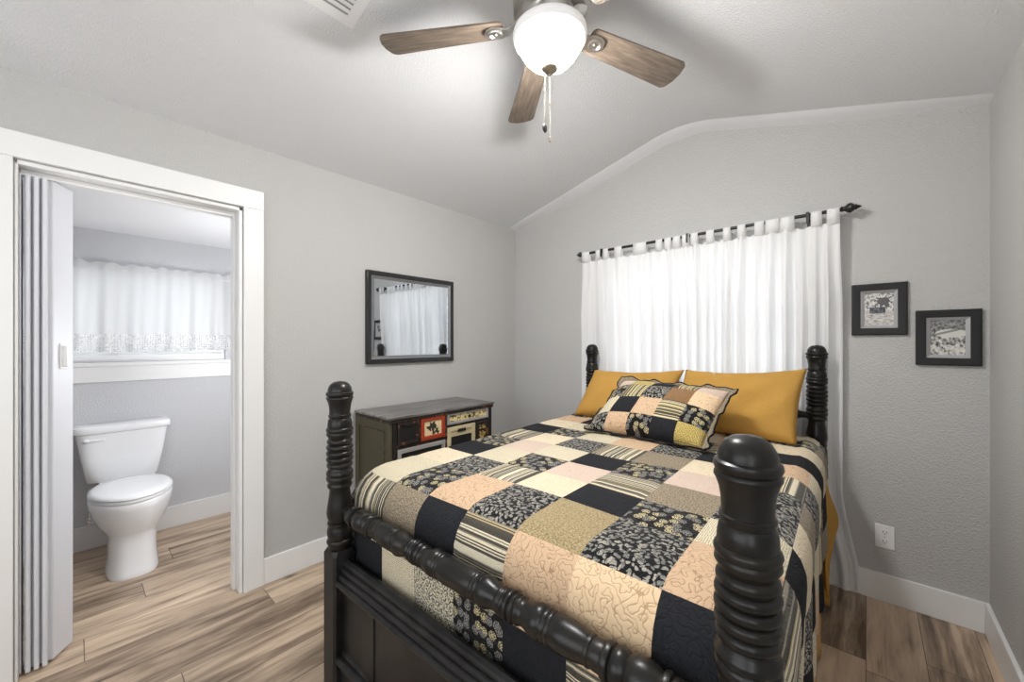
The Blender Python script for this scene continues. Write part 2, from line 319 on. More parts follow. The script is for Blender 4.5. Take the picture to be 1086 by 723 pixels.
# ------------------------------------------------------------------ mesh helpers
class MB:
    def __init__(s): s.v = []; s.f = []; s.mi = []; s.uv = {}
    def add(s, vs, fs, mi=0, uvs=None):
        o = len(s.v); s.v += [tuple(p) for p in vs]
        for k, f in enumerate(fs):
            if uvs: s.uv[len(s.f)] = [uvs[i] for i in f]
            s.f.append([i+o for i in f]); s.mi.append(mi if not isinstance(mi, list) else mi[k])
        return s
    def box(s, a, b, mi=0, T=None):
        x0, y0, z0 = [min(p, q) for p, q in zip(a, b)]; x1, y1, z1 = [max(p, q) for p, q in zip(a, b)]
        vs = [(x0, y0, z0), (x1, y0, z0), (x1, y1, z0), (x0, y1, z0), (x0, y0, z1), (x1, y0, z1), (x1, y1, z1), (x0, y1, z1)]
        if T: vs = [T @ Vector(p) for p in vs]
        return s.add(vs, [(0, 3, 2, 1), (4, 5, 6, 7), (0, 1, 5, 4), (1, 2, 6, 5), (2, 3, 7, 6), (3, 0, 4, 7)], mi)
    def prism(s, poly, d, mi=0, T=None):      # poly: list of 3D points (planar), extruded by vector d
        n = len(poly); d = Vector(d); vs = [Vector(p) for p in poly] + [Vector(p)+d for p in poly]
        if T: vs = [T @ p for p in vs]
        return s.add(vs, [list(range(n))[::-1], list(range(n, 2*n))] + [(i, (i+1) % n, n+(i+1) % n, n+i) for i in range(n)], mi)
    def rings(s, rings, mi=0, cap=True):
        n = len(rings[0]); vs = [p for r in rings for p in r]; fs = []
        for k in range(len(rings)-1):
            for i in range(n): j = (i+1) % n; fs.append((k*n+i, k*n+j, (k+1)*n+j, (k+1)*n+i))
        if cap: fs += [list(range(n))[::-1], [(len(rings)-1)*n+i for i in range(n)]]
        return s.add(vs, fs, mi)
    def lathe(s, prof, c=(0, 0, 0), axis='z', n=32, mi=0):      # prof: (position along axis, radius)
        R = []
        for h, r in prof:
            r = max(r, 1e-4); ring = []
            for i in range(n):
                a = 2*PI*i/n; u, v = r*math.cos(a), r*math.sin(a)
                ring.append({'z': (c[0]+u, c[1]+v, c[2]+h), 'x': (c[0]+h, c[1]+u, c[2]+v), 'y': (c[0]+v, c[1]+h, c[2]+u)}[axis])
            R.append(ring)
        return s.rings(R, mi)
    def tube(s, path, r, n=8, mi=0, closed=False):
        P = [Vector(p) for p in path]; R = []
        for i, p in enumerate(P):
            if closed: t = P[(i+1) % len(P)]-P[i-1]
            else: t = (P[min(i+1, len(P)-1)]-P[max(i-1, 0)])
            t.normalize(); a = t.orthogonal().normalized() if i == 0 else (ua - t*ua.dot(t)).normalized(); ua = a; b = t.cross(a)
            R.append([p+(a*math.cos(2*PI*k/n)+b*math.sin(2*PI*k/n))*r for k in range(n)])
        if closed: R.append(R[0])
        return s.rings(R, mi, not closed)
    def frame(s, O, U, V, w, h, prof, mi=0):   # mitred frame: prof = list of (inset, height) cross-section, closed loop
        O, U, V = Vector(O), Vector(U), Vector(V); N = U.cross(V); R = []
        for (a, b, sx, sy) in ((0, 0, 1, 1), (w, 0, -1, 1), (w, h, -1, -1), (0, h, 1, -1)):
            R.append([O+U*(a+sx*i)+V*(b+sy*i)+N*d for i, d in prof])
        n = len(prof); vs = [p for r in R for p in r]; fs = []
        for k in range(4):
            q = (k+1) % 4
            for i in range(n): j = (i+1) % n; fs.append((k*n+i, q*n+i, q*n+j, k*n+j))
        return s.add(vs, fs, mi)
    def build(s, name, mats, parent=None, org=(0, 0, 0), smooth=35, bevel=0, solid=0, sub=0):
        me = bpy.data.meshes.new(name); ox, oy, oz = org
        me.from_pydata([(x-ox, y-oy, z-oz) for x, y, z in s.v], [], s.f)
        for m in (mats if isinstance(mats, (list, tuple)) else [mats]): me.materials.append(M[m] if isinstance(m, str) else m)
        for p, i in zip(me.polygons, s.mi): p.material_index = i
        if s.uv:
            ul = me.uv_layers.new(name='UVMap')
            for p in me.polygons:
                if p.index in s.uv:
                    for li, q in zip(p.loop_indices, s.uv[p.index]): ul.data[li].uv = q
        bm = bmesh.new(); bm.from_mesh(me)
        bmesh.ops.recalc_face_normals(bm, faces=bm.faces); bm.to_mesh(me); bm.free()
        if smooth:
            for p in me.polygons: p.use_smooth = True
            me.set_sharp_from_angle(angle=math.radians(smooth))
        o = bpy.data.objects.new(name, me); COL.objects.link(o)
        if parent: o.parent = parent
        if not parent or org == (0, 0, 0): pass
        if not parent: o.location = org
        if solid:
            md = o.modifiers.new('thickness', 'SOLIDIFY'); md.thickness = solid; md.offset = 0
        if bevel:
            md = o.modifiers.new('bevel', 'BEVEL'); md.width = bevel; md.segments = 2; md.limit_method = 'ANGLE'; md.angle_limit = math.radians(40)
        if sub:
            md = o.modifiers.new('sub', 'SUBSURF'); md.levels = sub; md.render_levels = sub
        return o
def tag(o, label=None, cat=None, group=None, kind=None):
    for k, v in (('label', label), ('category', cat), ('group', group), ('kind', kind)):
        if v: o[k] = v
    return o
def thing(name, loc, label, cat, group=None, rz=0):
    o = bpy.data.objects.new(name, None); o.empty_display_size = 0.05; COL.objects.link(o); o.location = loc; o.rotation_euler = (0, 0, rz)
    return tag(o, label, cat, group)
def struct(name, mb, mats, **k): return tag(mb.build(name, mats, **k), kind='structure')
def lerp(a, b, t): return a+(b-a)*t
def sstep(a, b, x):
    t = min(1, max(0, (x-a)/(b-a))); return t*t*(3-2*t)

# ------------------------------------------------------------------ room shell
XL, XR, YB, YR = -2.452, 0.417, 2.7715, -1.5
XLO = XL-0.12; XB = -3.70; BY0, BY1, BZ = -0.75, 1.05, 2.05
def ceil_z(x):
    l = 2.372+0.26*(x-XL); r = 2.405-0.277*(x-XR); x0, hw = -0.91, 0.2
    if x < x0-hw: return l
    if x > x0+hw: return r
    t = (x-(x0-hw))/(2*hw); a, b = 2.372+0.26*(x0-hw-XL), 2.405-0.277*(x0+hw-XR); m = 2.372+0.26*(x0-XL)
    return (1-t)**2*a+2*t*(1-t)*m+t*t*b
xs = [XL, -1.9, -1.4]+[-1.11+0.02*i for i in range(21)]+[-0.5, 0.0, XR]
struct('floor', MB().box((XB-0.1, YR-0.1, -0.06), (XR+0.1, YB+0.1, 0)), 'floor')
prof = [(x, YR, ceil_z(x)) for x in [XL-0.12]+xs+[XR+0.1]]
mb = MB(); mb.prism(prof+[(x, y, z+0.12) for x, y, z in prof[::-1]], (0, YB+0.12-YR, 0)); struct('ceiling', mb, 'ceil')
# lighter smooth band where the vault comes down to the back wall
mb = MB(); a = [(x, YB-0.10, ceil_z(x)-0.001) for x in xs]; R = []
for x in xs:
    d = 0.034*min(1, (x-XL)/0.35, (XR-x)/0.25) if XL < x < XR else 0.004
    d = max(0.004, d); z = ceil_z(x)
    R.append([(x, YB-0.10, z+0.002), (x, YB-0.09, z-0.006 if d > 0.01 else z-0.001), (x, YB-0.045, z-d*0.62), (x, YB, z-d), (x, YB, z+0.002)])
mb.rings(R); struct('trim_1', mb, 'smooth')
def wall_hole(axis, c0, c1, u0, u1, ztop, hole, top=None):
    # wall slab between c0 and c1 on `axis`; hole = (ua, ub, za, zb); top: optional function of u for a raking top
    m = MB(); ua, ub, za, zb = hole
    def slab(p, q, lo, hi):
        us = [p]+[x for x in xs if p < x < q]+[q] if top else [p, q]
        poly = [(p, lo), (q, lo)]+[(x, (top(x) if top and hi is None else hi)) for x in us[::-1]]
        if axis == 'x': m.prism([(c0, u, z) for u, z in poly], (c1-c0, 0, 0))
        else: m.prism([(u, c0, z) for u, z in poly], (0, c1-c0, 0))
    hi = None if top else ztop
    slab(u0, ua, 0, hi); slab(ub, u1, 0, hi); slab(ua, ub, zb, hi)
    if za > 0: slab(ua, ub, 0, za)
    return m
WX0, WX1, WZ0, WZ1 = -1.50, -0.27, 0.95, 1.90
DY0, DY1, DZ = -0.155, 0.594, 2.03
struct('wall_back', wall_hole('y', YB, YB+0.12, XL-0.12, XR+0.12, 3, (WX0, WX1, WZ0, WZ1), lambda x: ceil_z(x)+0.02), 'wall', smooth=0)
struct('wall_left', wall_hole('x', XLO, XL, YR-0.12, YB, 2.38, (DY0, DY1, 0, DZ)), ['wall'], smooth=0)
struct('wall_right', wall_hole('x', XR, XR+0.12, YR-0.12, YB+0.12, 2.42, (-1.25, -0.25, 0.85, 2.15)), 'wall', smooth=0)
struct('wall_rear', wall_hole('y', YR-0.12, YR, XLO, XR+0.12, 3, (-2.0, 0.1, 0.7, 2.2), lambda x: ceil_z(x)+0.02), 'wall', smooth=0)
BW = (-0.45, 0.785, 1.19, 1.80)
struct('wall_bathroom_far', wall_hole('x', XB-0.12, XB, BY0-0.1, BY1+0.1, BZ, BW), 'bathwall', smooth=0)
struct('wall_bathroom_near_side', MB().box((XB, BY0-0.1, 0), (XLO, BY0, BZ)), 'bathwall')
struct('wall_bathroom_far_side', MB().box((XB, BY1, 0), (XLO, BY1+0.1, BZ)), 'bathwall')
struct('ceiling_bathroom', MB().box((XB-0.12, BY0-0.1, BZ), (XLO, BY1+0.1, BZ+0.1)), 'bathceil')
# baseboards
def base(name, a, b): struct(name, MB().box(a, b), 'trim', bevel=0.003)
BT, BH = 0.016, 0.14
base('baseboard_left', (XL, DY1+0.095, 0), (XL+BT, YB, BH)); base('baseboard_left_rear', (XL, YR, 0), (XL+BT, DY0-0.095, BH))
base('baseboard_back', (XL+BT, YB-BT, 0), (XR-BT, YB, BH)); base('baseboard_right', (XR-BT, YR, 0), (XR, YB, BH))
base('baseboard_bathroom_far', (XB, BY0, 0), (XB+BT, BY1, 0.15)); base('baseboard_bathroom_side', (XB+BT, BY1-BT, 0), (XLO, BY1, 0.15))
# door casing, jambs, stop, head track
ct = 0.019
struct('trim_2', MB().box((XL, DY1+0.003, 0), (XL+ct, DY1+0.095, DZ+0.005)), 'trim', bevel=0.002)
struct('trim_3', MB().box((XL, DY0-0.095, 0), (XL+ct, DY0-0.003, DZ+0.005)), 'trim', bevel=0.002)
struct('trim_4', MB().box((XL, DY0-0.095, DZ+0.005), (XL+ct+0.002, DY1+0.095, 2.134)), 'trim', bevel=0.002)
mb = MB(); mb.box((XLO-0.004, DY1-0.016, 0), (XL+0.004, DY1, DZ)); mb.box((XLO-0.004, DY0, 0), (XL+0.004, DY0+0.008, DZ)); mb.box((XLO-0.004, DY0, DZ-0.016), (XL+0.004, DY1, DZ))
struct('trim_5', mb, 'trim', bevel=0.002)
mb = MB(); mb.box((-2.555, DY1-0.030, 0), (-2.505, DY1-0.016, DZ-0.016)); struct('trim_6', mb, 'trim', bevel=0.003)
# windows
def window(name, axis, c, u0, u1, z0, z1, mull, d=0.05):
    root = bpy.data.objects.new(name, None); COL.objects.link(root); root['kind'] = 'structure'; root.location = (0, 0, 0)
    m = MB(); b = 0.045
    def bx(ua, za, ub, zb, off=0):
        if axis == 'y': m.box((ua, c+off, za), (ub, c+d-off, zb))
        else: m.box((c-d+off, ua, za), (c-off, ub, zb))
    bx(u0, z0, u1, z0+b); bx(u0, z1-b, u1, z1); bx(u0, z0+b, u0+b, z1-b); bx(u1-b, z0+b, u1, z1-b)
    for t in mull:
        if t[0] == 'h': bx(u0+b, t[1]-0.02, u1-b, t[1]+0.02, 0.004)
        else: bx(t[1]-0.02, z0+b, t[1]+0.02, z1-b, 0.004)
    m.build('window_frame', 'plastic', root, bevel=0.003)
    g = MB()
    if axis == 'y': g.box((u0+b, c+d/2, z0+b), (u1-b, c+d/2+0.004, z1-b))
    else: g.box((c-d/2-0.004, u0+b, z0+b), (c-d/2, u1-b, z1-b))
    g.build('window_pane', 'pane', root); return root
window('window_1', 'y', YB+0.05, WX0, WX1, WZ0, WZ1, [('h', 1.42)])
w2 = window('window_2', 'x', XB-0.03, BW[0], BW[1], BW[2], BW[3], [('v', 0.17)])
window('added_right_window', 'x', XR+0.09, -1.25, -0.25, 0.85, 2.15, [('h', 1.5)])  # unseen window, added to let light onto the left wall
window('added_rear_window', 'y', YR-0.10, -2.0, 0.1, 0.7, 2.2, [('v', -0.95)])  # unseen window, added for soft light from behind the camera
struct('trim_7', MB().box((XB, BW[0]-0.1, 1.165), (XB+0.03, BY1, 1.19)).box((XB, BW[0]-0.1, 1.062), (XB+0.018, BY1, 1.165)), 'trim', bevel=0.003)

# ------------------------------------------------------------------ bed
BL, BC, BR = (-0.837, 1.66, 0), 0.67, 0.029
HL = 0.97
bed = thing('poster_bed', BL, 'black four-post spindle bed with turned posts and paneled footboard', 'bed', rz=BR)
PO = [(0, 0.0), (-.004, .022), (-.012, .033), (-.024, .0400), (-.034, .0425), (-.040, .0425), (-.043, .0475), (-.050, .0490), (-.056, .0465), (-.059, .0445), (-.062, .0475), (-.067, .048), (-.071, .0455),
      (-.085, .0405), (-.100, .0380), (-.118, .0370), (-.126, .0375), (-.128, .0400), (-.133, .0405), (-.138, .0385), (-.142, .0375), (-.146, .0405), (-.160, .0430), (-.172, .0435), (-.176, .0430),
      (-.179, .0470), (-.185, .0485), (-.191, .0465), (-.193, .0445), (-.196, .0465), (-.203, .0475), (-.209, .044), (-.213, .041)]
z = -.218
for k in range(5):
    rr = (.0455, .0475, .0480, .0475, .0460)[k]
    PO += [(z-.0005, .0395), (z-.003, rr-.003), (z-.007, rr-.0005), (z-.011, rr), (z-.015, rr-.0005), (z-.019, rr-.003), (z-.0215, .0395)]; z -= .0225
PO += [(-.334, .0405), (-.338, .0425), (-.344, .0465), (-.351, .0480), (-.357, .0460), (-.359, .0440), (-.362, .0465), (-.370, .0480), (-.377, .0455), (-.380, .0415), (-.386, .0400), (-.392, .0430), (-.398, .0440), (-.403, .0420), (-.406, .0370),
       (-.412, .0360), (-.430, .0375), (-.455, .0410), (-.480, .0450), (-.500, .0465), (-.516, .0440), (-.528, .0395), (-.532, .0385), (-.534, .0430), (-.540, .0440), (-.545, .0415), (-.549, .0400), (-.555, .0420), (-.568, .0450), (-.580, .0450), (-.592, .0420), (-.598, .0395),
       (-.601, .0440), (-.608, .0465), (-.615, .0440), (-.620, .0420), (-.632, .040)]
def post(lx, ly, top):
    m = MB(); zb = top-.628
    m.lathe([(top+h*0.985, r) for h, r in PO[::-1]], (lx, ly, 0), n=40)
    o = m.build('post', 'post', bed, smooth=42)
    b = MB(); s = .044; c = .009
    def octo(s, c, z): return [(lx+x, ly+y, z) for x, y in ((-s+c, -s), (s-c, -s), (s, -s+c), (s, s-c), (s-c, s), (-s+c, s), (-s, s-c), (-s, -s+c))]
    b.rings([octo(.036, .012, 0), octo(.038, .012, .012), octo(s, c, .02), octo(s, c, zb-.012), octo(.039, .014, zb+.004)])
    b.build('post_block', 'panel', o, smooth=30)
for lx, ly, tz in ((-BC, -HL, 1.175), (BC, -HL, 1.175), (-BC, HL, 1.307), (BC, HL, 1.307)): post(lx, ly, tz)
# turned spindle rails
half = [(.0, .0345), (.03, .0360), (.056, .0350), (.062, .0335), (.064, .0350), (.070, .0355), (.074, .0335), (.076, .0350), (.082, .0355), (.086, .0330), (.088, .0340), (.097, .0370), (.108, .0365), (.122, .0320), (.138, .0285), (.144, .0280)]
x = .146
for k in range(5):
    r = (.0320, .0335, .0345, .0335, .0320)[k]; half += [(x, .0295), (x+.003, r-.001), (x+.0065, r), (x+.010, r-.001), (x+.013, .0295)]; x += .0145
half += [(.222, .0280), (.232, .0290), (.246, .0325), (.260, .0368), (.270, .0372), (.278, .0345), (.281, .0330), (.283, .0350), (.289, .0355), (.293, .0335), (.295, .0350), (.301, .0355), (.305, .0335),
         (.308, .0350), (.335, .0355), (.365, .0340), (.385, .0305), (.389, .0295), (.391, .0315), (.397, .0315), (.400, .0295), (.404, .0300), (.418, .0310), (.424, .0300), (.427, .0345), (.433, .0360), (.440, .0345), (.443, .031), (.446, .0335), (.456, .0365), (.468, .0345),
         (.474, .0310), (.478, .0330), (.490, .0368), (.506, .0372), (.522, .0345), (.534, .0300), (.538, .0295), (.540, .0345), (.546, .0360), (.552, .0345), (.555, .0310), (.558, .0330), (.575, .0320), (.588, .0240), (.600, .0185), (.612, .0165), (.64, .0165)]
half = [(a, .0345+(r-.0345)*1.25 if a < .575 else r) for a, r in half]
full = [(-a, r) for a, r in half[::-1]]+half[1:]
MB().lathe(full, (0, -HL, .694), 'x', 36).build('spindle_rail', 'post', bed, smooth=38)
MB().lathe(full, (0, HL, .93), 'x', 36).build('spindle_rail', 'post', bed, smooth=38)
# footboard: moulded cap rail, framed panel, lower moulding
def mould(zt, h, d0, name):
    pr = []
    def P(y, z): pr.append((y, z))
    n = 4 if h > .05 else 2
    P(.020, -.004); P(.014, 0); P(.006, 0); seg = (h-.006)/n; dp = .042/n
    for k in range(n):
        y0_, z0_ = .004-k*dp, -.002-k*seg
        for t in range(7): a = PI*t/6; P(y0_-dp*t/6-.0055*math.sin(a), z0_-seg*t/6+.003*math.sin(a))
    P(-.012, -h); P(.020, -h)
    m = MB(); m.prism([(-BC+.03, -HL+y, zt+z) for y, z in pr], (2*BC-.06, 0, 0)); return m.build(name, 'panel', bed, smooth=40)
mould(.513, .082, 0, 'cap_moulding')
m = MB(); m.box((-BC+.03, -HL-.010, .11), (BC-.03, -HL+.010, .44))
m.build('footboard_panel', 'panel', bed)
for sx in [-.445, .0, .445]:
    st = MB().box((sx-.036, -HL-.0145, .17), (sx+.036, -HL-.009, .432)); st.build('stile', 'panel', bed, bevel=.002)
mould(.195, .045, 0, 'lower_moulding')
MB().box((-BC+.03, -HL-.018, .06), (BC-.03, -HL+.016, .152)).build('bottom_rail', 'panel', bed, bevel=.003)
m = MB(); m.box((-BC+.03, HL-.014, .25), (BC-.03, HL+.014, .78)); m.build('headboard_panel', 'panel', bed, bevel=.003)
for sx in (-1, 1): MB().box((sx*BC-.016, -HL+.04, .24), (sx*BC+.016, HL-.04, .38)).build('side_rail', 'panel', bed, bevel=.003)

def bedplace(o, label, cat, group=None):
    o.location = BL; o.rotation_euler = (0, 0, BR); return tag(o, label, cat, group)
m = MB(); m.box((-.63, -.88, .39), (.63, .90, .60)); bx = m.build('mattress', 'white_cloth', bevel=.03); bedplace(bx, 'mattress of the black spindle bed, under the patchwork quilt', 'mattress')
# tan bed skirt hanging from the box spring: wavy strip on both sides
def wavy_strip(lx, y0, y1, z0, z1, amp, n=60, ph=0):
    m = MB(); vs = []; fs = []
    for j in range(9):
        t = j/8
        for i in range(n+1):
            y = lerp(y0, y1, i/n); a = amp*t
            vs.append((lx+a*math.sin(y*34+ph)+a*.5*math.sin(y*17+1), y, lerp(z1, z0, t)))
    for j in range(8):
        for i in range(n): k = j*(n+1)+i; fs.append((k, k+1, k+n+2, k+n+1))
    return m.add(vs, fs)
m = wavy_strip(.698, -.86, .86, .01, .42, .007); o = m.build('bed_skirt', 'tan', solid=.004); bedplace(o, 'plain tan bed skirt hanging to the floor under the quilt on the right side', 'bed skirt')

# patchwork quilt
ZT, RY, YF, AX, RX = .825, .12, -.915, .620, .090
ARX, ARY = PI/2*RX, PI/2*RY
UC = [-1.24, -1.05, -.855, -.66, -.463, -.275, -.085, .107, .302, .497, .69, .885, 1.08, 1.26]
VC = [-.50, -.29, -.065, .16, .325, .505, .68, .87, 1.05, 1.23, 1.41, 1.59, 1.69]
#      c-3 c-2 c-1 c0..c6 c7 c8 c9
PAT = ['LBFNBGFNSpFNB', 'NPFVTNSPpNGVB', 'LTNBFPLOLPVGN', 'BNSCLVCNFBNBF', 'FPCNBFKSTLCLN', 'TLNFKBNFKLTNB', 'NBTVCLVTCVLBP', 'PSLNFBPLNPBSN', 'BNCCBLCFSNNFL', 'LFBPNTLBPCBNT', 'NCLFBSNCLFTPB', 'TBNLCFTPNBLSC']
def quilt_pt(u, v):
    s = 1 if u >= 0 else -1; a = abs(u)
    if a <= AX: lx, dx, nx, nzx = a, 0, 0, 1
    elif a <= AX+ARX:
        t = (a-AX)/RX; lx = AX+RX*math.sin(t); dx = RX*(1-math.cos(t)); nx, nzx = math.sin(t), math.cos(t)
    else: lx = AX+RX; dx = RX+(a-AX-ARX); nx, nzx = 1, 0
    if v >= 0: ly, dy, ny, nzy = YF+RY+v, 0, 0, 1
    elif v >= -ARY:
        t = -v/RY; ly = YF+RY-RY*math.sin(t); dy = RY*(1-math.cos(t)); ny, nzy = -math.sin(t), math.cos(t)
    else: ly = YF; dy = RY+(-v-ARY); ny, nzy = -1, 0
    dep = max(0, dx-RX)
    fl = 0
    if dep > 0:
        k_ = lerp(.80, .36, sstep(1.20, 1.48, v)); dx -= dep*(1-k_); dep *= k_                                     # soft folds and a scalloped lower edge on the side drops
        fl = dep*(.030*math.sin(v*15+s)+.022*math.sin(v*33+2)-.01)
        if s < 0: fl += dep*.42*sstep(.35, -.15, v)
        dx -= dep*.07*abs(math.sin(PI*v/.19))
    n = Vector((s*nx, ny, max(0.0, min(nzx, nzy))+.001)).normalized()
    ui = max(i for i in range(len(UC)) if UC[i] <= u+1e-6); vi = max(i for i in range(len(VC)) if VC[i] <= v+1e-6)
    eu = min(u-UC[ui], (UC[min(ui+1, len(UC)-1)]-u)); ev = min(v-VC[vi], VC[min(vi+1, len(VC)-1)]-v); e = max(0, min(eu, ev))
    puff = .0045*sstep(0, .03, e)
    z = ZT-dx-dy-.006*(lx/.62)**2*(1 if dx == 0 else 0)
    z += (.004*math.sin(u*9+1.3)*math.sin(v*7) if dx == 0 and dy == 0 else 0)
    p = Vector((s*(lx+fl), ly, z))+n*puff
    return p
m = MB(); SUBD = 7; us, uown, vs_, vown = [], [], [], []
for i in range(len(UC)-1):
    for k in range(SUBD): us.append(lerp(UC[i], UC[i+1], k/SUBD)); uown.append(i)
us.append(UC[-1])
for i in range(len(VC)-1):
    for k in range(SUBD): vs_.append(lerp(VC[i], VC[i+1], k/SUBD)); vown.append(i)
vs_.append(VC[-1])
idx = {}; V, F, MI, UV = [], [], [], []
lim_u, lim_v = AX+ARX+.0, -ARY
def vid(i, j):
    if (i, j) not in idx: idx[(i, j)] = len(V); V.append(quilt_pt(us[i], vs_[j])); UV.append((us[i]+3, vs_[j]+3))
    return idx[(i, j)]
for i in range(len(us)-1):
    for j in range(len(vs_)-1):
        um = abs((us[i]+us[i+1])/2); vm = (vs_[j]+vs_[j+1])/2
        if um > lim_u and vm < lim_v-.02: continue
        F.append((vid(i, j), vid(i+1, j), vid(i+1, j+1), vid(i, j+1))); MI.append(FKEYS.index(PAT[vown[j]][uown[i]]))
m.add(V, F, MI, UV)
q = m.build('patchwork_quilt', [FAB[k] for k in FKEYS], smooth=180, solid=.008)
bedplace(q, 'black, tan and cream patchwork quilt draped over the spindle bed', 'quilt')
# mustard blanket corner hanging below the quilt by the headboard
m = MB(); vs, fs = [], []; n, k = 26, 22
for j in range(k+1):
    t = j/k
    for i in range(n+1):
        s_ = i/n; y = lerp(.60, .86, s_); z = lerp(.66, .06+.05*math.sin(s_*9)+.10*(1-s_), t)
        vs.append((.700+.018*math.sin(s_*11+1.5)*t+.05*math.exp(-((t-.42)/.22)**2)*sstep(.25, .9, s_)+.008, y+.03*math.exp(-((t-.42)/.2)**2)*s_, z))
for j in range(k):
    for i in range(n): a = j*(n+1)+i; fs.append((a, a+1, a+n+2, a+n+1))
o = m.add(vs, fs).build('blanket', 'mustard', smooth=180, solid=.008); bedplace(o, 'mustard blanket edge hanging out below the quilt near the white curtain', 'blanket')

# ------------------------------------------------------------------ pillows
def pillow_mesh(P00, P10, P01, P11, thick, nu, nv, front, flat=.55, wr=0.0, pinch=.05, seed=0, sag=0):
    P00, P10, P01, P11 = map(Vector, (P00, P10, P01, P11)); N = (P10-P00).cross(P01-P00).normalized(); rng = random.Random(seed)
    ph = [rng.uniform(0, 6) for _ in range(6)]
    def pt(a, b, side):
        u, v = 2*a-1, 2*b-1
        u2 = u*(1-pinch*(1-v*v)*abs(u)**2); v2 = v*(1-pinch*(1-u*u)*abs(v)**2)
        a2, b2 = (u2+1)/2, (v2+1)/2
        p = P00.lerp(P10, a2).lerp(P01.lerp(P11, a2), b2)
        t = max(0, (1-abs(u)**2.6)*(1-abs(v)**2.6))**flat
        h = thick/2*t*(1-.12*v)
        h += wr*t*(math.sin(u*5+ph[0]+v*2)*math.sin(v*4+ph[1])+.6*math.sin(u*9-v*6+ph[2]))
        return p+N*h*side - Vector((0, 0, sag*math.sin(PI*a)*b))
    return pt, N
def pillow(name, c, thick, mat, label, seed):
    pt, N = pillow_mesh(*c, thick, 40, 30, 1, wr=.008, seed=seed, sag=.022, flat=.5)
    m = MB(); nu, nv = 40, 30
    for side in (1, -1):
        vs = [pt(i/nu, j/nv, side) for j in range(nv+1) for i in range(nu+1)]
        fs = [(j*(nu+1)+i, j*(nu+1)+i+1, (j+1)*(nu+1)+i+1, (j+1)*(nu+1)+i) for j in range(nv) for i in range(nu)]
        m.add(vs, fs)
    o = m.build(name, mat, smooth=180)
    bm = bmesh.new(); bm.from_mesh(o.data); bmesh.ops.remove_doubles(bm, verts=bm.verts, dist=1e-5); bmesh.ops.recalc_face_normals(bm, faces=bm.faces); bm.to_mesh(o.data); bm.free()
    return tag(o, label, 'pillow', 'mustard pillows'), pt, N
o, _, _ = pillow('pillow', ((-1.475, 2.27, .83), (-.88, 2.31, .83), (-1.445, 2.49, 1.128), (-.835, 2.53, 1.152)), .17, 'mustard', 'mustard pillow at the left of the bed, behind the patchwork sham', 1)
o, pt, N = pillow('pillow', ((-.86, 2.28, .835), (-.245, 2.30, .83), (-.815, 2.49, 1.155), (-.222, 2.50, 1.188)), .18, 'mustard', 'mustard pillow at the right of the bed, its buttoned edge on top', 2)
p = pt(.30, .90, 1); m = MB(); m.lathe([(-.002, .0), (-.002, .009), (.003, .010), (.005, .007), (.005, 0)], (0, 0, 0), 'z', 16)
b = m.build('button', 'tan', o); b.matrix_local = Matrix.Translation(p+N*.004) @ N.to_track_quat('Z', 'Y').to_matrix().to_4x4()
# patchwork sham leaning on the mustard pillows
SC = ((-1.135, 1.885, .845), (-.545, 1.865, .845), (-1.06, 2.165, 1.095), (-.492, 2.135, 1.080))
pt, N = pillow_mesh(*SC, .17, 1, 1, 1, wr=.003, seed=5, pinch=.03)
SP = ['LPFNY', 'BNPsF', 'FvLWp', 'TKNvv'][0:3]+['KYNvK']
ubs = [0, .17, .385, .59, .795, 1]; vbs = [0, .24, .54, .82, 1]; dims = (.60, .38)
m = MB(); K = 9
for side in (1, -1):
    for j in range(4):
        for i in range(5):
            g_ = [[(lerp(ubs[i], ubs[i+1], a/K), lerp(vbs[j], vbs[j+1], b/K)) for a in range(K+1)] for b in range(K+1)]
            vs = [pt(a, b, side)+N*side*(.004*sstep(0, .03, min(a-ubs[i], ubs[i+1]-a))*sstep(0, .04, min(b-vbs[j], vbs[j+1]-b))) for r in g_ for a, b in r]
            uv = [(a*dims[0]+5, b*dims[1]+5) for r in g_ for a, b in r]
            fs = [(b*(K+1)+a, b*(K+1)+a+1, (b+1)*(K+1)+a+1, (b+1)*(K+1)+a) for b in range(K) for a in range(K)]
            m.add(vs, fs, FKEYS.index(SP[j][i]) if side == 1 else FKEYS.index('T'), uv)
sham = m.build('pillow_sham', [FAB[k] for k in FKEYS], smooth=180)
bm = bmesh.new(); bm.from_mesh(sham.data); bmesh.ops.remove_doubles(bm, verts=bm.verts, dist=1e-5); bmesh.ops.recalc_face_normals(bm, faces=bm.faces); bm.to_mesh(sham.data); bm.free()
tag(sham, 'patchwork sham with ruffled black edge lying in front of the mustard pillows', 'pillow')
# ruffle round the sham with a black binding
per = [(t, 0) for t in [i/40 for i in range(40)]]+[(1, t) for t in [i/26 for i in range(26)]]+[(1-i/40, 1) for i in range(40)]+[(0, 1-i/26) for i in range(26)]
m = MB(); vs, uv, fs, edge = [], [], [], []; n = len(per); CEN = pt(.5, .5, 0)
U_, V_ = (Vector(SC[1])-Vector(SC[0])).normalized(), (Vector(SC[2])-Vector(SC[0])).normalized()
for k, (a, b) in enumerate(per):
    p = pt(a, b, 0); cu, cv = 2*a-1, 2*b-1
    d = (U_*(cu if abs(cu) > .93 else 0)+V_*(cv if abs(cv) > .93 else 0)).normalized()
    wd = (.017 if abs(cu) > .93 and abs(cv) < .8 else .024)*(1+.6*(abs(cu)*abs(cv))**6); wav = .010*math.sin(k*.62)+.005*math.sin(k*1.3)
    if b == 0: wd *= .55
    q1 = p+d*wd+N*wav
    if q1.z < .848: q1.z = .848
    vs += [p, p+d*wd*.5+N*wav*.6, q1]; uv += [(k*.012, 0), (k*.012, .015), (k*.012, .03)]; edge.append(q1)
for k in range(n):
    a, b = k*3, ((k+1) % n)*3
    fs += [(a, b, b+1, a+1), (a+1, b+1, b+2, a+2)]
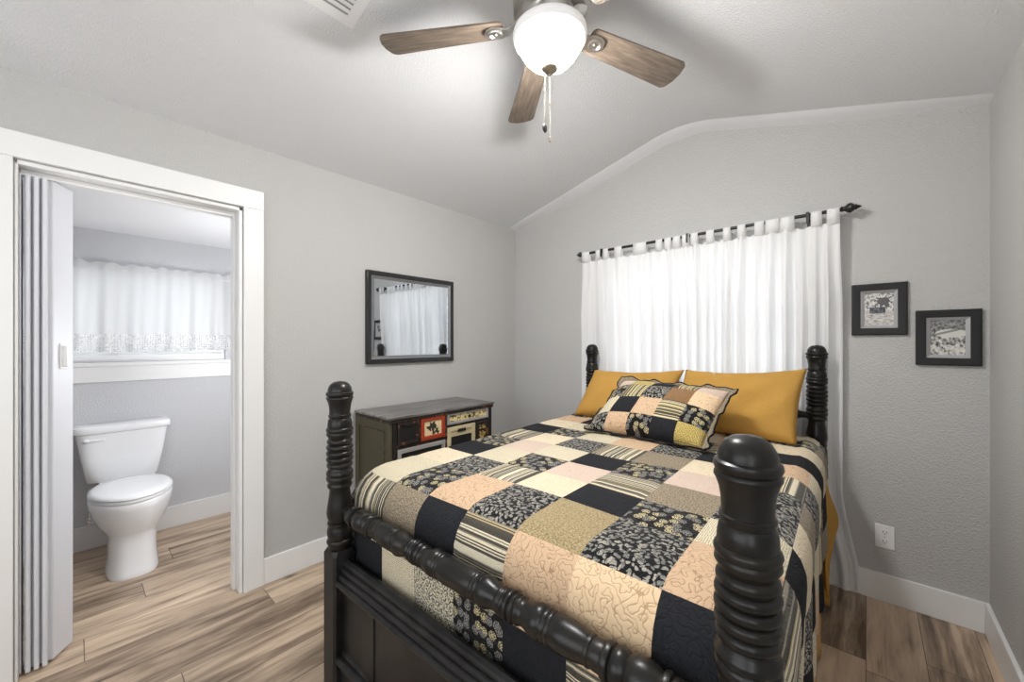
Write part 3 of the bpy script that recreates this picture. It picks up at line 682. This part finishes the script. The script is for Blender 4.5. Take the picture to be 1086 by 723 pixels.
m.add(vs, fs, 0, uv).build('ruffle', FAB['T'], sham, smooth=180, solid=.004)
MB().tube(edge, .0042, 8, closed=True).build('binding', 'blackcord', sham, smooth=180)

# ------------------------------------------------------------------ curtain rod and curtains
RZ, RYc = 2.018, 2.69
rod = thing('curtain_rod', (-.87, RYc, RZ), 'black metal curtain rod with pointed finials above the bed window', 'curtain rod')
og = tuple(rod.location)
MB().lathe([(-.795, .0095), (.775, .0095)], og, 'x', 20).build('rod', 'iron', rod, org=og)
fin = [(0, .010), (.006, .016), (.010, .012), (.018, .013), (.030, .024), (.042, .026), (.052, .019), (.058, .012), (.062, .016), (.067, .010), (.075, .007), (.084, .0015)]
MB().lathe([(.770+a, r) for a, r in fin], og, 'x', 20).build('finial', 'iron', rod, org=og)
MB().lathe([(-.790-a*.75, r*.8) for a, r in fin][::-1], og, 'x', 20).build('finial', 'iron', rod, org=og)
for bx_ in (-1.497, -.238, -.87):
    m = MB(); m.box((bx_-.010, YB-.008, RZ-.055), (bx_+.010, YB, RZ+.03)); m.box((bx_-.006, RYc-.004, RZ-.019), (bx_+.006, YB-.004, RZ-.010))
    m.lathe([(-.007, .0165), (.007, .0165)], (bx_, RYc, RZ), 'x', 16)
    m.box((bx_-.006, RYc-.018, RZ-.046), (bx_+.006, RYc-.011, RZ+.014)); m.build('bracket', 'iron', rod, org=og)
TABS = [(-1.668, -1.60), (-1.545, -1.507), (-1.483, -1.44), (-1.388, -1.33), (-1.243, -1.146), (-1.078, -1.033), (-1.018, -.973), (-.962, -.914), (-.902, -.858), (-.848, -.804), (-.754, -.708), (-.656, -.616), (-.578, -.536), (-.489, -.44),
        (-.434, -.364), (-.362, -.296), (-.224, -.176), (-.155, -.102)]
PANELS = [(0, 6, 'left white tab-top curtain panel at the left half of the window'), (6, 12, 'middle white tab-top curtain panel in the center of the window'), (12, 18, 'right white tab-top curtain panel with a long edge reaching the floor by the outlet')]
def curtain(i0, i1, label, pi):
    xa, xb = TABS[i0][0]-(.055 if i0 == 12 else .018 if i0 else 0), TABS[i1-1][1]; cx = (xa+xb)/2
    root = thing('curtain', (cx, 2.715, 0), label, 'curtain', 'white tab-top curtains'); og = tuple(root.location)
    rng = random.Random(11+pi); nf = 8.5; ph = rng.uniform(0, 6); warp = [rng.uniform(-.5, .5) for _ in range(8)]
    NX, NZ = 130, 50; zt, zb = 1.955, .020; vs, fs = [], []
    for j in range(NZ+1):
        t = j/NZ; zz = lerp(zt, zb, t)
        for i in range(NX+1):
            s_ = i/NX; x = lerp(xa, xb, s_)
            low = sstep(0, .25, t)
            if pi == 0: x -= (1-s_)*.03*low
            if pi == 2: x += s_*(.010*low+.075*sstep(.72, 1, t)) ; x -= (1-s_)*.02*low
            wv = s_*nf*2*PI+ph+1.6*math.sin(s_*5+warp[0]*6)+.5*math.sin(t*3+s_*7)
            amp = (.007+.023*low)*(1+.4*math.sin(s_*13+warp[1]*5))
            yc = lerp(2.690, 2.728, sstep(0, .35, t))
            if pi: yc -= .012*(1-sstep(.02, .16, s_))*low
            amp *= .25+.75*min(sstep(0, .09, s_), sstep(0, .09, 1-s_))
            y = yc+amp*math.sin(wv)+.006*low*math.sin(wv*2.3+t*2)+.003*low*math.sin(wv*4.7+1)
            near = min(abs(x-(a+b)/2)/((b-a)/2+.02) for a, b in TABS[i0:i1])
            y -= .010*(1-low)*max(0, 1-near)
            z2 = zz-(.012*(1-sstep(0, .04, t))*sstep(.7, 1.4, near))
            if zz < .16 : y = min(y, YB-BT-.006)
            y = min(y, YB-.008)
            vs.append((x, y, z2))
    for j in range(NZ):
        for i in range(NX): k = j*(NX+1)+i; fs.append((k, k+1, k+NX+2, k+NX+1))
    MB().add(vs, fs).build('drape', 'curtain', root, org=og, smooth=180)
    for a, b in TABS[i0:i1]:
        path = [(RYc-.013, 1.945)]+[(RYc-.0125*math.cos(th), RZ+.0125*math.sin(th)) for th in [PI*k/8 for k in range(9)]]+[(RYc+.012, 1.945)]
        v, f = [], []
        for k, (y, z) in enumerate(path): v += [(a, y, z), ((a+b)/2, y-.001, z), (b, y, z)]
        for k in range(len(path)-1): c = k*3; f += [(c, c+1, c+4, c+3), (c+1, c+2, c+5, c+4)]
        MB().add(v, f).build('tab', 'curtain', root, org=og, smooth=60, solid=.0015)
for k, a in enumerate(PANELS): curtain(*a, k)

# ------------------------------------------------------------------ pictures on the walls
def picture(name, O, U, V, w, h, fw, depth, outer, liner, lw, prm, label, glass=None, inner_mat=None, group=None):
    O, U, V = Vector(O), Vector(U), Vector(V); N = U.cross(V); C = O+U*w/2
    root = thing(name, C, label, 'picture', group); og = tuple(C)
    MB().frame(O, U, V, w, h, [(0, 0), (0, depth*.8), (fw*.12, depth), (fw*.85, depth*.92), (fw, depth*.8), (fw, 0)]).build('frame', outer, root, org=og, bevel=.002)
    MB().frame(O+U*fw+V*fw, U, V, w-2*fw, h-2*fw, [(0, 0), (0, depth*.86), (lw, depth*.45), (lw, 0)]).build('liner', liner, root, org=og)
    def plane(ins, d, mat, nm):
        a = O+U*ins+V*ins+N*d; p = [a, a+U*(w-2*ins), a+U*(w-2*ins)+V*(h-2*ins), a+V*(h-2*ins)]; m = MB()
        m.add(p+[x-N*.003 for x in p], [(0, 1, 2, 3), (7, 6, 5, 4), (0, 4, 5, 1), (1, 5, 6, 2), (2, 6, 7, 3), (3, 7, 4, 0)], 0, [(0, 0), (1, 0), (1, 1), (0, 1)]*2)
        return m.build(nm, mat, root, org=og, smooth=0)
    if inner_mat:
        plane(fw+lw-.004, depth*.25, inner_mat, 'mat_board'); plane(fw+lw+.075, depth*.25+.004, prm, 'print')
    else: plane(fw+lw-.003, depth*.3, prm, 'print')
    if glass: plane(fw+lw-.004, depth*.25+.012, glass, 'glass')
    return root
picture('framed_picture', (XL+.001, 1.278, 1.176), (0, 1, 0), (0, 0, 1), .728, .623, .032, .030, 'frame_black', 'frame_grey', .026, 'print_dark', 'black-framed picture under glass, reflecting the window, above the dresser', 'picture_glass', 'mat_board')
picture('framed_picture', (-.057, YB-.001, 1.358), (1, 0, 0), (0, 0, 1), .211, .265, .036, .020, 'wash', 'silver', .014, 'print_tree', 'small black wood framed photo of trees beside the curtain, higher of the pair', None, None, 'small black framed photos')
picture('framed_picture', (.181, YB-.001, 1.211), (1, 0, 0), (0, 0, 1), .212, .264, .036, .020, 'wash', 'silver', .014, 'print_pond', 'small black wood framed rocky landscape photo near the room corner, lower of the pair', None, None, 'small black framed photos')

# ------------------------------------------------------------------ outlet
out = thing('wall_outlet', (.071, YB-.001, .270), 'white duplex wall outlet right of the curtain, above the baseboard', 'outlet'); og = tuple(out.location)
MB().box((.034, YB-.007, .270), (.108, YB-.0005, .387)).build('cover_plate', 'plastic', out, org=og, bevel=.003)
for zc in (.352, .305):
    m = MB(); R = []
    for d in (.0072, .0090):
        R.append([(.071+.0165*math.copysign(abs(math.cos(a))**.8, math.cos(a)), YB-d, zc+.0145*math.sin(a)) for a in [2*PI*k/24 for k in range(24)]])
    so = m.rings(R).build('socket', 'plastic', out, org=og)
    s = MB(); s.box((.0635, YB-.0096, zc-.003), (.0660, YB-.0088, zc+.007)); s.box((.0765, YB-.0096, zc-.002), (.0790, YB-.0088, zc+.006)); s.lathe([(-.0096, .0026), (-.0088, .0026)], (.071, YB, zc-.008), 'y', 12)
    s.build('slots', 'black_slot', so, org=og)
MB().lathe([(-.0085, .003), (-.0068, .003)], (.071, YB, .3285), 'y', 12).build('screw', 'chrome', out, org=og)

# ------------------------------------------------------------------ dresser
DX0, DX1, DYA, DYB, DT = XL+.018, -2.015, 1.20, 2.03, .888
dr = thing('dresser', ((DX0+DX1)/2, (DYA+DYB)/2, 0), 'distressed dark dresser with mismatched painted drawers against the left wall', 'dresser'); og = tuple(dr.location)
MB().box((DX0, DYA-.004, DT-.014), (DX1+.008, DYB+.012, DT)).build('top', ['d_top'], dr, org=og, bevel=.004)
m = MB(); m.box((DX0+.004, DYA+.001, DT-.036), (DX1+.003, DYB+.004, DT-.0145)); m.build('top_moulding', 'd_edge', dr, org=og, bevel=.003)
f = DX1-.006
m = MB()
for a, b in ((DYA+.01, DYA+.05), (DYB-.035, DYB-.005)): m.box((DX0+.02, max(a, DYA+.026), .0), (f, b, DT-.037))
m.box((f-.03, DYA+.05, .05), (f-.0, DYB-.03, .10)); m.box((DX0+.02, DYA+.02, .06), (f-.035, DYB-.02, .09)); m.box((DX0+.005, DYA+.026, .06), (DX0+.02, DYB-.02, DT-.037))
m.build('body', 'd_black', dr, org=og, bevel=.002)
for a, b in ((.70, .712), (.42, .435), (.435, .83)):
    pass
m = MB(); m.box((f-.03, DYA+.05, .695), (f-.002, DYB-.03, .712)); m.box((f-.03, 1.603, .1), (f-.002, 1.617, DT-.03)); m.box((f-.03, DYA+.05, .40), (f-.002, DYB-.03, .418)); m.box((f-.03, 1.864, .42), (f-.002, 1.876, .78)); m.box((f-.03, 1.617, .765), (f-.002, DYB-.03, .779)); m.box((f-.03, 1.403, .712), (f-.002, 1.414, DT-.03))
m.build('face_frame', 'd_edge', dr, org=og, bevel=.002)
# framed side panel
m = MB(); y0 = DYA+.004
m.box((DX0, y0, 0), (DX0+.045, y0+.02, DT-.03)); m.box((f-.055, y0, 0), (f-.006, y0+.02, DT-.03)); m.box((DX0+.045, y0, DT-.085), (f-.055, y0+.02, DT-.03)); m.box((DX0+.045, y0, .05), (f-.055, y0+.02, .12))
m.build('side_frame', 'd_olive', dr, org=og, bevel=.003)
MB().box((DX0+.04, y0+.009, .10), (f-.05, y0+.014, DT-.08)).build('side_panel', 'd_olive', dr, org=og)
MB().box((f-.060, y0-.0015, .12), (f-.0555, y0+.012, DT-.085)).box((DX0+.05, y0-.0015, DT-.0885), (f-.056, y0+.012, DT-.084)).build('worn_edge', 'd_edge', dr, org=og)
def front(ya, yb, za, zb, fr, mat, name, inner=None, iw=.022, handle=None, label=None):
    o = MB().frame((f-.012, ya, za), (0, 1, 0), (0, 0, 1), yb-ya, zb-za, [(0, 0), (0, .015), (.003, .018), (iw-.004, .018), (iw, .010), (iw, 0)]).build(name, mat, dr, org=og)
    if inner: MB().box((f-.011, ya+iw-.002, za+iw-.002), (f-.003, yb-iw+.002, zb-iw+.002)).build('inset', inner, o, org=og)
    if label: o['label'] = label
    return o
o = front(1.255, 1.402, .715, .852, 0, 'd_edge', 'drawer', 'd_blackpanel', .020)
MB().box((f+.004, 1.300, .826), (f+.009, 1.362, .838)).build('handle', 'black_slot', o, org=og)
o = front(1.416, 1.600, .715, .856, 0, 'd_red', 'drawer', 'paper_cream', .026, label='red drawer with a dark leaf print')
m = MB(); rng = random.Random(3)
for (cy_, cz_, ry_, rz_, an) in ((1.500, .800, .030, .012, .6), (1.478, .785, .022, .010, 2.4), (1.520, .796, .024, .010, 2.2), (1.508, .775, .010, .032, .1), (1.535, .765, .018, .009, .8), (1.490, .805, .018, .008, 1.5), (1.515, .752, .014, .007, .3), (1.545, .752, .010, .010, 0)):
    ring = []
    for k in range(14):
        a = 2*PI*k/14; r = 1+.25*math.sin(3*a); yy, zz = ry_*math.cos(a)*r, rz_*math.sin(a)*r
        ring.append((f-.0028, cy_+yy*math.cos(an)-zz*math.sin(an), cz_+yy*math.sin(an)+zz*math.cos(an)))
    m.prism(ring, (.0008+.0001*rng.random(), 0, 0))
m.build('leaf_print', 'ink', o, org=og, smooth=0)
o = front(1.255, 1.600, .42, .693, 0, 'd_grey', 'door', 'd_blackpanel', .026, label='grey framed door with a black panel')
o = front(1.620, 1.990, .782, .858, 0, 'd_grey', 'drawer', 'floral_cream', .018, label='grey framed drawer with a cream floral front')
MB().lathe([(.0, .004), (.006, .004), (.008, .010), (.014, .011), (.018, .006), (.018, 0)], (f-.003, 1.805, .82), 'x', 14).build('knob', 'd_edge', o, org=og)
o = front(1.620, 1.862, .42, .764, 0, 'd_cream', 'door', 'd_blackpanel', .030, label='cream door with a black panel and slot handle')
MB().box((f-.011, 1.648, .700), (f-.0015, 1.834, .738)).build('top_rail', 'd_cream', o, org=og)
MB().box((f+.003, 1.705, .726), (f+.0075, 1.772, .746)).build('handle', 'black_slot', o, org=og)
o = front(1.878, 1.990, .42, .764, 0, 'd_edge', 'door', 'floral_yellow', .024, label='narrow dark door with a yellow floral panel')
front(1.255, 1.600, .105, .398, 0, 'd_black', 'drawer', 'd_blackpanel', .026); front(1.620, 1.990, .105, .398, 0, 'd_edge', 'drawer', 'd_blackpanel', .026)

# ------------------------------------------------------------------ ceiling fan
FX, FY, FB = -.88, 1.19, 2.51
fan = thing('ceiling_fan', (FX, FY, FB), 'brushed nickel ceiling fan with five brown wood blades and lit glass bowl', 'ceiling fan'); og = tuple(fan.location)
ct_ = ceil_z(FX)
MB().lathe([(ct_-.002, .0), (ct_-.002, .075), (ct_-.02, .078), (ct_-.045, .060), (ct_-.06, .040), (2.665, .035), (2.660, .06), (2.650, .10), (2.635, .126), (2.610, .138), (2.575, .138), (2.560, .132), (2.556, .136), (2.548, .136), (2.542, .120), (2.535, .100), (2.525, .092), (2.505, .09), (2.500, .07), (2.49, 0)][::-1], (FX, FY, 0), 'z', 48).build('motor_housing', 'nickel', fan, org=og, smooth=50)
MB().lathe([(2.478, 0), (2.478, .110), (2.484, .118), (2.492, .118), (2.500, .085), (2.506, .07), (2.506, 0)], (FX, FY, 0), 'z', 40).build('light_fitter', 'nickel', fan, org=og, smooth=50)
MB().lathe([(2.352, .0), (2.352, .020), (2.3545, .042), (2.362, .062), (2.375, .081), (2.392, .097), (2.412, .109), (2.430, .117), (2.440, .1215), (2.440, 0)], (FX, FY, 0), 'z', 56).build('glass_bowl', 'bowl', fan, org=og, smooth=60)
MB().lathe([(2.439, .118), (2.441, .1275), (2.446, .1335), (2.455, .1375), (2.466, .1385), (2.475, .136), (2.480, .131), (2.481, .1285)], (FX, FY, 0), 'z', 56).build('glass_rim', 'bowl_rim', fan, org=og, smooth=60)
MB().lathe([(2.479, .128), (2.480, .128), (2.480, .119), (2.479, .119)], (FX, FY, 0), 'z', 56).build('added_uplight_ring', 'glow', fan, org=og)  # unseen glowing ring, added to light the ceiling from below
MB().lathe([(2.317, 0), (2.317, .004), (2.323, .0065), (2.328, .006), (2.330, .010), (2.333, .022), (2.340, .030), (2.349, .034), (2.353, .032), (2.353, 0)], (FX, FY, 0), 'z', 28).build('finial', 'nickel_dark', fan, org=og, smooth=60)
BLD = None
def blade_parts(ang):
    T = Matrix.Translation((FX, FY, FB)) @ Matrix.Rotation(ang, 4, 'Z'); TP = T @ Matrix.Rotation(math.radians(-11), 4, 'X')
    pts = []
    r0, r1, w0, w1 = .175, .665, .052, .070
    def arc(cx, cy, r, a0, a1, n=6): return [(cx+r*math.cos(lerp(a0, a1, k/n)), cy+r*math.sin(lerp(a0, a1, k/n))) for k in range(n+1)]
    pts += arc(r0+.02, -w0+.02, .02, PI, 1.5*PI); pts += arc(r1-.035, -w1+.03, .03, 1.5*PI, 2*PI-.25); pts += [(r1+.002, -.02), (r1+.002, .02)]; pts += arc(r1-.035, w1-.03, .03, .25, PI/2); pts += arc(r0+.02, w0-.02, .02, PI/2, PI)
    return T, TP, pts
for k in range(5):
    ang = math.radians(212.36-72*k); T, TP, pts = blade_parts(ang)
    me = MB(); me.prism([(x, y, 0) for x, y in pts], (0, 0, .007))
    o = me.build('blade', 'blade', fan, smooth=30); o.matrix_local = Matrix.Rotation(ang, 4, 'Z') @ Matrix.Rotation(math.radians(-11), 4, 'X')
    # bracket: arm from the motor to a shield-shaped plate under the blade, with a ring boss
    m = MB(); arm = [(.085, 0, .030), (.11, 0, .026), (.135, 0, .010), (.155, 0, -.006), (.175, 0, -.007)]
    R = []
    for (x, y, z), hw in zip(arm, (.018, .016, .015, .020, .026)): R.append([(x, -hw, z-.004), (x, hw, z-.004), (x, hw, z+.005), (x, -hw, z+.005)])
    m.rings(R)
    sh = [(.165, -.020), (.185, -.034), (.215, -.036), (.240, -.026), (.252, 0), (.240, .026), (.215, .036), (.185, .034), (.165, .020)]
    m.prism([(x, y, -.0085) for x, y in sh], (0, 0, .008))
    m.rings([[(.208+r*1.25*math.cos(a), r*math.sin(a), z) for a in [2*PI*i/20 for i in range(20)]] for r, z in ((.026, -.0085), (.024, -.015), (.019, -.015), (.015, -.009))], cap=False)
    m.lathe([(-.016, .0), (-.015, .006), (-.0085, .008)], (.208, 0, 0), 'z', 12)
    ir = m.build('blade_bracket', 'nickel', o, smooth=40, bevel=.0015)
def chain(x, y, z0, z1, mark, fob):
    m = MB(); n = int((z0-z1)/.0065)
    m.tube([(x, y, z0), (x, y, z1)], .0009, 6)
    for i in range(n): zc = z0-(i+.5)*.0065; m.lathe([(zc-.0016, .0003), (zc, .0016), (zc+.0016, .0003)], (x, y, 0), 'z', 6)
    m.lathe([(mark-.006, .001), (mark-.004, .0034), (mark+.004, .0034), (mark+.006, .001)], (x, y, 0), 'z', 10)
    o = m.build('pull_chain', 'nickel_dark', fan, org=og)
    f = MB()
    if fob == 'disc': f.lathe([(-.0035, 0), (-.0035, .010), (-.001, .0125), (.001, .0125), (.0035, .010), (.0035, 0)], (0, 0, 0), 'x', 18); f.v = [(x+p[0]*.74-p[1]*.0, y+p[1]*.9+p[0]*.66, z1-.012+p[2]*1.35) for p in f.v]
    else: f.lathe([(z1-.030, .0), (z1-.030, .0038), (z1-.012, .0042), (z1-.010, .002), (z1, .0015), (z1, 0)], (x, y, 0), 'z', 12)
    f.build('pull_fob', 'nickel_dark' if fob != 'disc' else 'iron', o, org=og)
chain(FX, FY, 2.326, 2.100, 2.214, 'bar')
chain(FX-.012, FY-.015, 2.352, 2.132, 2.262, 'disc')

# ------------------------------------------------------------------ ceiling vent
sl = math.atan(.26); vx, vy = -1.564, .762; VW, VL = .285, .42
vent = thing('ceiling_vent', (vx, vy, ceil_z(vx)), 'white louvered air vent on the sloped ceiling above the doorway', 'vent'); vent.rotation_euler = (0, -sl, 0)
MB().frame((0, 0, -.001), (0, -1, 0), (1, 0, 0), VL, VW, [(0, 0), (0, .003), (.012, .009), (.036, .011), (.04, .004), (.04, 0)]).build('vent_frame', 'plastic', vent)
for k in range(9):
    x = .05+k*.0232; m = MB(); m.prism([(x, -VL+.04, -.002), (x+.018, -VL+.04, -.0085), (x+.0195, -VL+.04, -.0075), (x+.0015, -VL+.04, -.0008)], (0, VL-.08, 0)); m.build('louver', 'plastic', vent)
MB().box((.04, -VL+.04, -.0008), (VW-.04, -.04, .0)).build('damper', G('grey_damper', .5, S(150, 150, 152)).m, vent)
MB().lathe([(-.0125, .0), (-.0125, .003), (-.010, .004)], (.02, -.2, 0), 'z', 10).build('screw', 'chrome', vent)

# ------------------------------------------------------------------ folding door stacked at the left jamb
fd = thing('folding_door', (-2.53, -.10, 0), 'white vinyl accordion folding door pushed open to the left jamb', 'door'); og = tuple(fd.location)
def plan(pts, th, z0=.012, z1=1.985):
    P = [Vector((x, y, 0)) for x, y in pts]; L, R_ = [], []
    for i, p in enumerate(P):
        t = (P[min(i+1, len(P)-1)]-P[max(i-1, 0)]).normalized(); n = Vector((-t.y, t.x, 0))*th/2; L.append(p+n); R_.append(p-n)
    return [(p.x, p.y, z0) for p in L+R_[::-1]], (0, 0, z1-z0)
ys = [-.135, -.124, -.113, -.102, -.091, -.080, -.069]
for k in range(6):
    xa, xb = (-2.590, -2.478) if k % 2 == 0 else (-2.478, -2.590)
    p, d = plan([(xa, ys[k]), (lerp(xa, xb, .5), lerp(ys[k], ys[k+1], .5)), (xb, ys[k+1])], .0085); MB().prism(p, d).build('fold_panel', 'door_grey', fd, org=og, smooth=0)
MB().box((-2.575, DY0+.0085, .012), (-2.480, -.141, 1.985)).build('jamb_post', 'door_grey', fd, org=og, bevel=.002)
MB().box((-2.520, ys[0], .014), (-2.500, ys[-1], 1.983)).build('lining', 'door_grey', fd, org=og)
for k in range(3):
    y = ys[2*k+1]; m = MB()
    m.lathe([(.012, .0), (.012, .0075), (1.985, .0075), (1.985, 0)], (-2.477, y, 0), 'z', 14); m.build('hinge_bead', 'door_grey', fd, org=og, smooth=50)
p, d = plan([(-2.500, -.068), (-2.592, -.012)], .020); le = MB().prism(p, d).build('lead_post', 'door_grey', fd, org=og, bevel=.003)
dirv = Vector((-.092, .056, 0)).normalized(); nv = Vector((.056, .092, 0)).normalized(); c = Vector((-2.546, -.040, 0))+nv*.010
m = MB(); T = Matrix.Translation((c.x, c.y, 1.262)) @ Matrix(((dirv.x, nv.x, 0, 0), (dirv.y, nv.y, 0, 0), (0, 0, 1, 0), (0, 0, 0, 1)))
m.box((-.020, 0, -.055), (.020, .004, .055), T=T); m.box((-.012, .004, -.045), (.004, .020, .045), T=T); m.build('handle', 'plastic', le, org=og, bevel=.002)
tr = MB(); tr.box((-2.552, DY0+.009, 1.990), (-2.508, DY1-.017, 2.0135)); tr.build('head_track', 'trim', fd, org=og, bevel=.002)

# ------------------------------------------------------------------ toilet
TX, TY = XB+.02, .212
toi = thing('toilet', (-3.35, TY, 0), 'white two-piece toilet under the bathroom window, seat lid closed', 'toilet'); og = tuple(toi.location)
def sup(cx, cy, z, rx, ry, e, n=44, egg=0):
    r = []
    for i in range(n):
        a = 2*PI*i/n; c_, s_ = math.cos(a), math.sin(a)
        x = math.copysign(abs(c_)**(2/e), c_); y = math.copysign(abs(s_)**(2/e), s_)
        r.append((cx+rx*x, cy+ry*y*(1-egg*max(0, x)**2), z))
    return r
tk = MB(); tk.rings([sup(TX+.10, TY, .455, .075, .155, 5), sup(TX+.10, TY, .462, .082, .165, 5), sup(TX+.10, TY, .60, .092, .188, 6), sup(TX+.10, TY, .762, .098, .212, 6)]); tk.build('tank', 'porcelain', toi, org=og, smooth=50)
ld = MB(); ld.rings([sup(TX+.102, TY, .760, .100, .218, 6), sup(TX+.102, TY, .766, .106, .226, 6), sup(TX+.102, TY, .792, .107, .227, 6), sup(TX+.102, TY, .802, .103, .222, 6), sup(TX+.102, TY, .806, .090, .205, 5)]); ld.build('tank_lid', 'porcelain', toi, org=og, smooth=50)
m = MB(); m.lathe([(0, .0), (0, .012), (.008, .012), (.012, .008), (.012, 0)], (TX+.190, TY-.165, .725), 'x', 14); m.rings([sup(TX+.203, TY-.165, .725-.007, .006, .012, 3, 12), sup(TX+.203, TY-.165, .725+.007, .006, .012, 3, 12)])
m.box((TX+.198, TY-.165, .717), (TX+.206, TY-.085, .731)); m.build('flush_lever', 'porcelain', toi, org=og, bevel=.003)
TB = TY+.018
bw = MB(); X0 = -3.30
bw.rings([sup(-3.235, TB, 0, .185, .112, 3.2, egg=.10), sup(-3.235, TB, .012, .187, .114, 3.2, egg=.1), sup(-3.235, TB, .03, .178, .110, 3.2, egg=.1), sup(-3.240, TB, .10, .170, .104, 3.2, egg=.1), sup(-3.245, TB, .18, .168, .103, 3.2, egg=.1), sup(-3.250, TB, .222, .172, .106, 3.0, egg=.12), sup(-3.255, TB, .245, .190, .122, 2.6, egg=.15),
          sup(-3.262, TB, .285, .218, .148, 2.4, egg=.18), sup(-3.265, TB, .335, .240, .166, 2.35, egg=.2), sup(-3.265, TB, .385, .255, .180, 2.3, egg=.2), sup(-3.265, TB, .418, .258, .183, 2.3, egg=.2), sup(-3.265, TB, .428, .252, .178, 2.3, egg=.2)])
bw.build('bowl', 'porcelain', toi, org=og, smooth=70)
m = MB(); m.rings([sup(-3.53, TB, 0, .10, .095, 4), sup(-3.53, TB, .25, .10, .09, 4), sup(-3.54, TB, .36, .13, .11, 4), sup(-3.545, TB, .43, .13, .135, 4), sup(-3.56, TB, .456, .11, .13, 4)]); m.build('trapway_base', 'porcelain', toi, org=og, smooth=50)
m = MB(); m.rings([sup(-3.262, TB, .430, .250, .176, 2.25, egg=.2), sup(-3.262, TB, .434, .256, .183, 2.25, egg=.2), sup(-3.262, TB, .444, .256, .183, 2.25, egg=.2), sup(-3.262, TB, .447, .250, .176, 2.25, egg=.2)]); m.build('seat', 'porcelain', toi, org=og, smooth=50)
m = MB(); m.rings([sup(-3.262, TB, .450, .250, .176, 2.25, egg=.2), sup(-3.262, TB, .454, .257, .184, 2.25, egg=.2), sup(-3.262, TB, .462, .255, .182, 2.25, egg=.2), sup(-3.264, TB, .469, .235, .162, 2.2, egg=.2), sup(-3.266, TB, .472, .18, .11, 2.1, egg=.2)]); m.build('seat_lid', 'porcelain', toi, org=og, smooth=60)
for s_ in (-.09, .06): MB().box((-3.51, TB+s_, .432), (-3.485, TB+s_+.03, .462)).build('seat_hinge', 'porcelain', toi, org=og, bevel=.004)
m = MB(); m.tube([(XB+.03, TY-.15, .20), (XB+.07, TY-.15, .20)], .011, 12); m.lathe([(-.02, .0), (-.02, .014), (.02, .014), (.02, 0)], (XB+.08, TY-.15, .20), 'z', 14); m.rings([sup(XB+.10, TY-.15, .195, .006, .016, 2, 14), sup(XB+.10, TY-.15, .205, .006, .016, 2, 14)])
m.tube([(XB+.08, TY-.15, .21), (XB+.085, TY-.145, .30), (XB+.10, TY-.12, .40), (XB+.11, TY-.11, .458)], .006, 8); m.build('supply_valve', 'chrome', toi, org=og)
for s_ in (-.12, .12): MB().lathe([(.448, 0), (.448, .011), (.456, .011), (.456, 0)], (TX+.10, TY+s_, 0), 'z', 10).build('tank_bolt', 'chrome', toi, org=og)

# ------------------------------------------------------------------ bathroom window blind and valance
bl = thing('window_blind', (XB+.008, .17, 1.20), 'white mini blind in the bathroom window, behind the sheer valance', 'blind'); og = tuple(bl.location)
m = MB()
for k in range(22):
    z = 1.235+k*.0245; m.prism([(XB-.020, BW[0]+.05, z), (XB-.020, BW[1]-.02, z), (XB-.003, BW[1]-.02, z+.016), (XB-.003, BW[0]+.05, z+.016)], (.0008, 0, -.0012))
m.build('slats', M['valance'], bl, org=og, smooth=0)
MB().box((XB-.024, BW[0]+.045, 1.772), (XB-.001, BW[1]-.005, 1.797)).build('head_rail', 'plastic', bl, org=og)
MB().box((XB-.022, BW[0]+.05, 1.205), (XB-.004, BW[1]-.02, 1.220)).build('bottom_rail', 'plastic', bl, org=og)
va = thing('valance_curtain', (XB+.04, .2, 1.82), 'short sheer white gathered curtain with lace hem in the bathroom window', 'curtain'); og = tuple(va.location)
def gathered(z0, z1, amp0, amp1, xo, y0=-.45, y1=.90, nx=220, nz=14, topw=0, scal=0):
    vs, fs = [], []
    for j in range(nz+1):
        t = j/nz
        for i in range(nx+1):
            y = lerp(y0, y1, i/nx); a = lerp(amp0, amp1, t)
            x = xo+a*(math.sin(y*46+1.4*math.sin(y*9))+.5*math.sin(y*97+t*1.5))
            z = lerp(z0, z1, t)+(topw*(math.sin(y*80)+.7*math.sin(y*47+1))*(1-t))-(scal*abs(math.sin(y*PI/.045))*t)
            vs.append((x, y, z))
    for j in range(nz):
        for i in range(nx): k = j*(nx+1)+i; fs.append((k, k+1, k+nx+2, k+nx+1))
    return MB().add(vs, fs)
gathered(1.805, 1.372, .006, .013, XB+.045).build('sheer_panel', 'valance', va, org=og, smooth=180)
gathered(1.835, 1.785, .009, .005, XB+.052, topw=.006, nz=4).build('ruffle_heading', 'valance', va, org=og, smooth=180)
gathered(1.374, 1.275, .013, .014, XB+.046, nz=6, scal=.018).build('lace_hem', 'lace', va, org=og, smooth=180)
MB().tube([(XB+.042, -.47, 1.795), (XB+.042, .92, 1.795)], .006, 10).build('valance_rod', 'plastic', va, org=og)
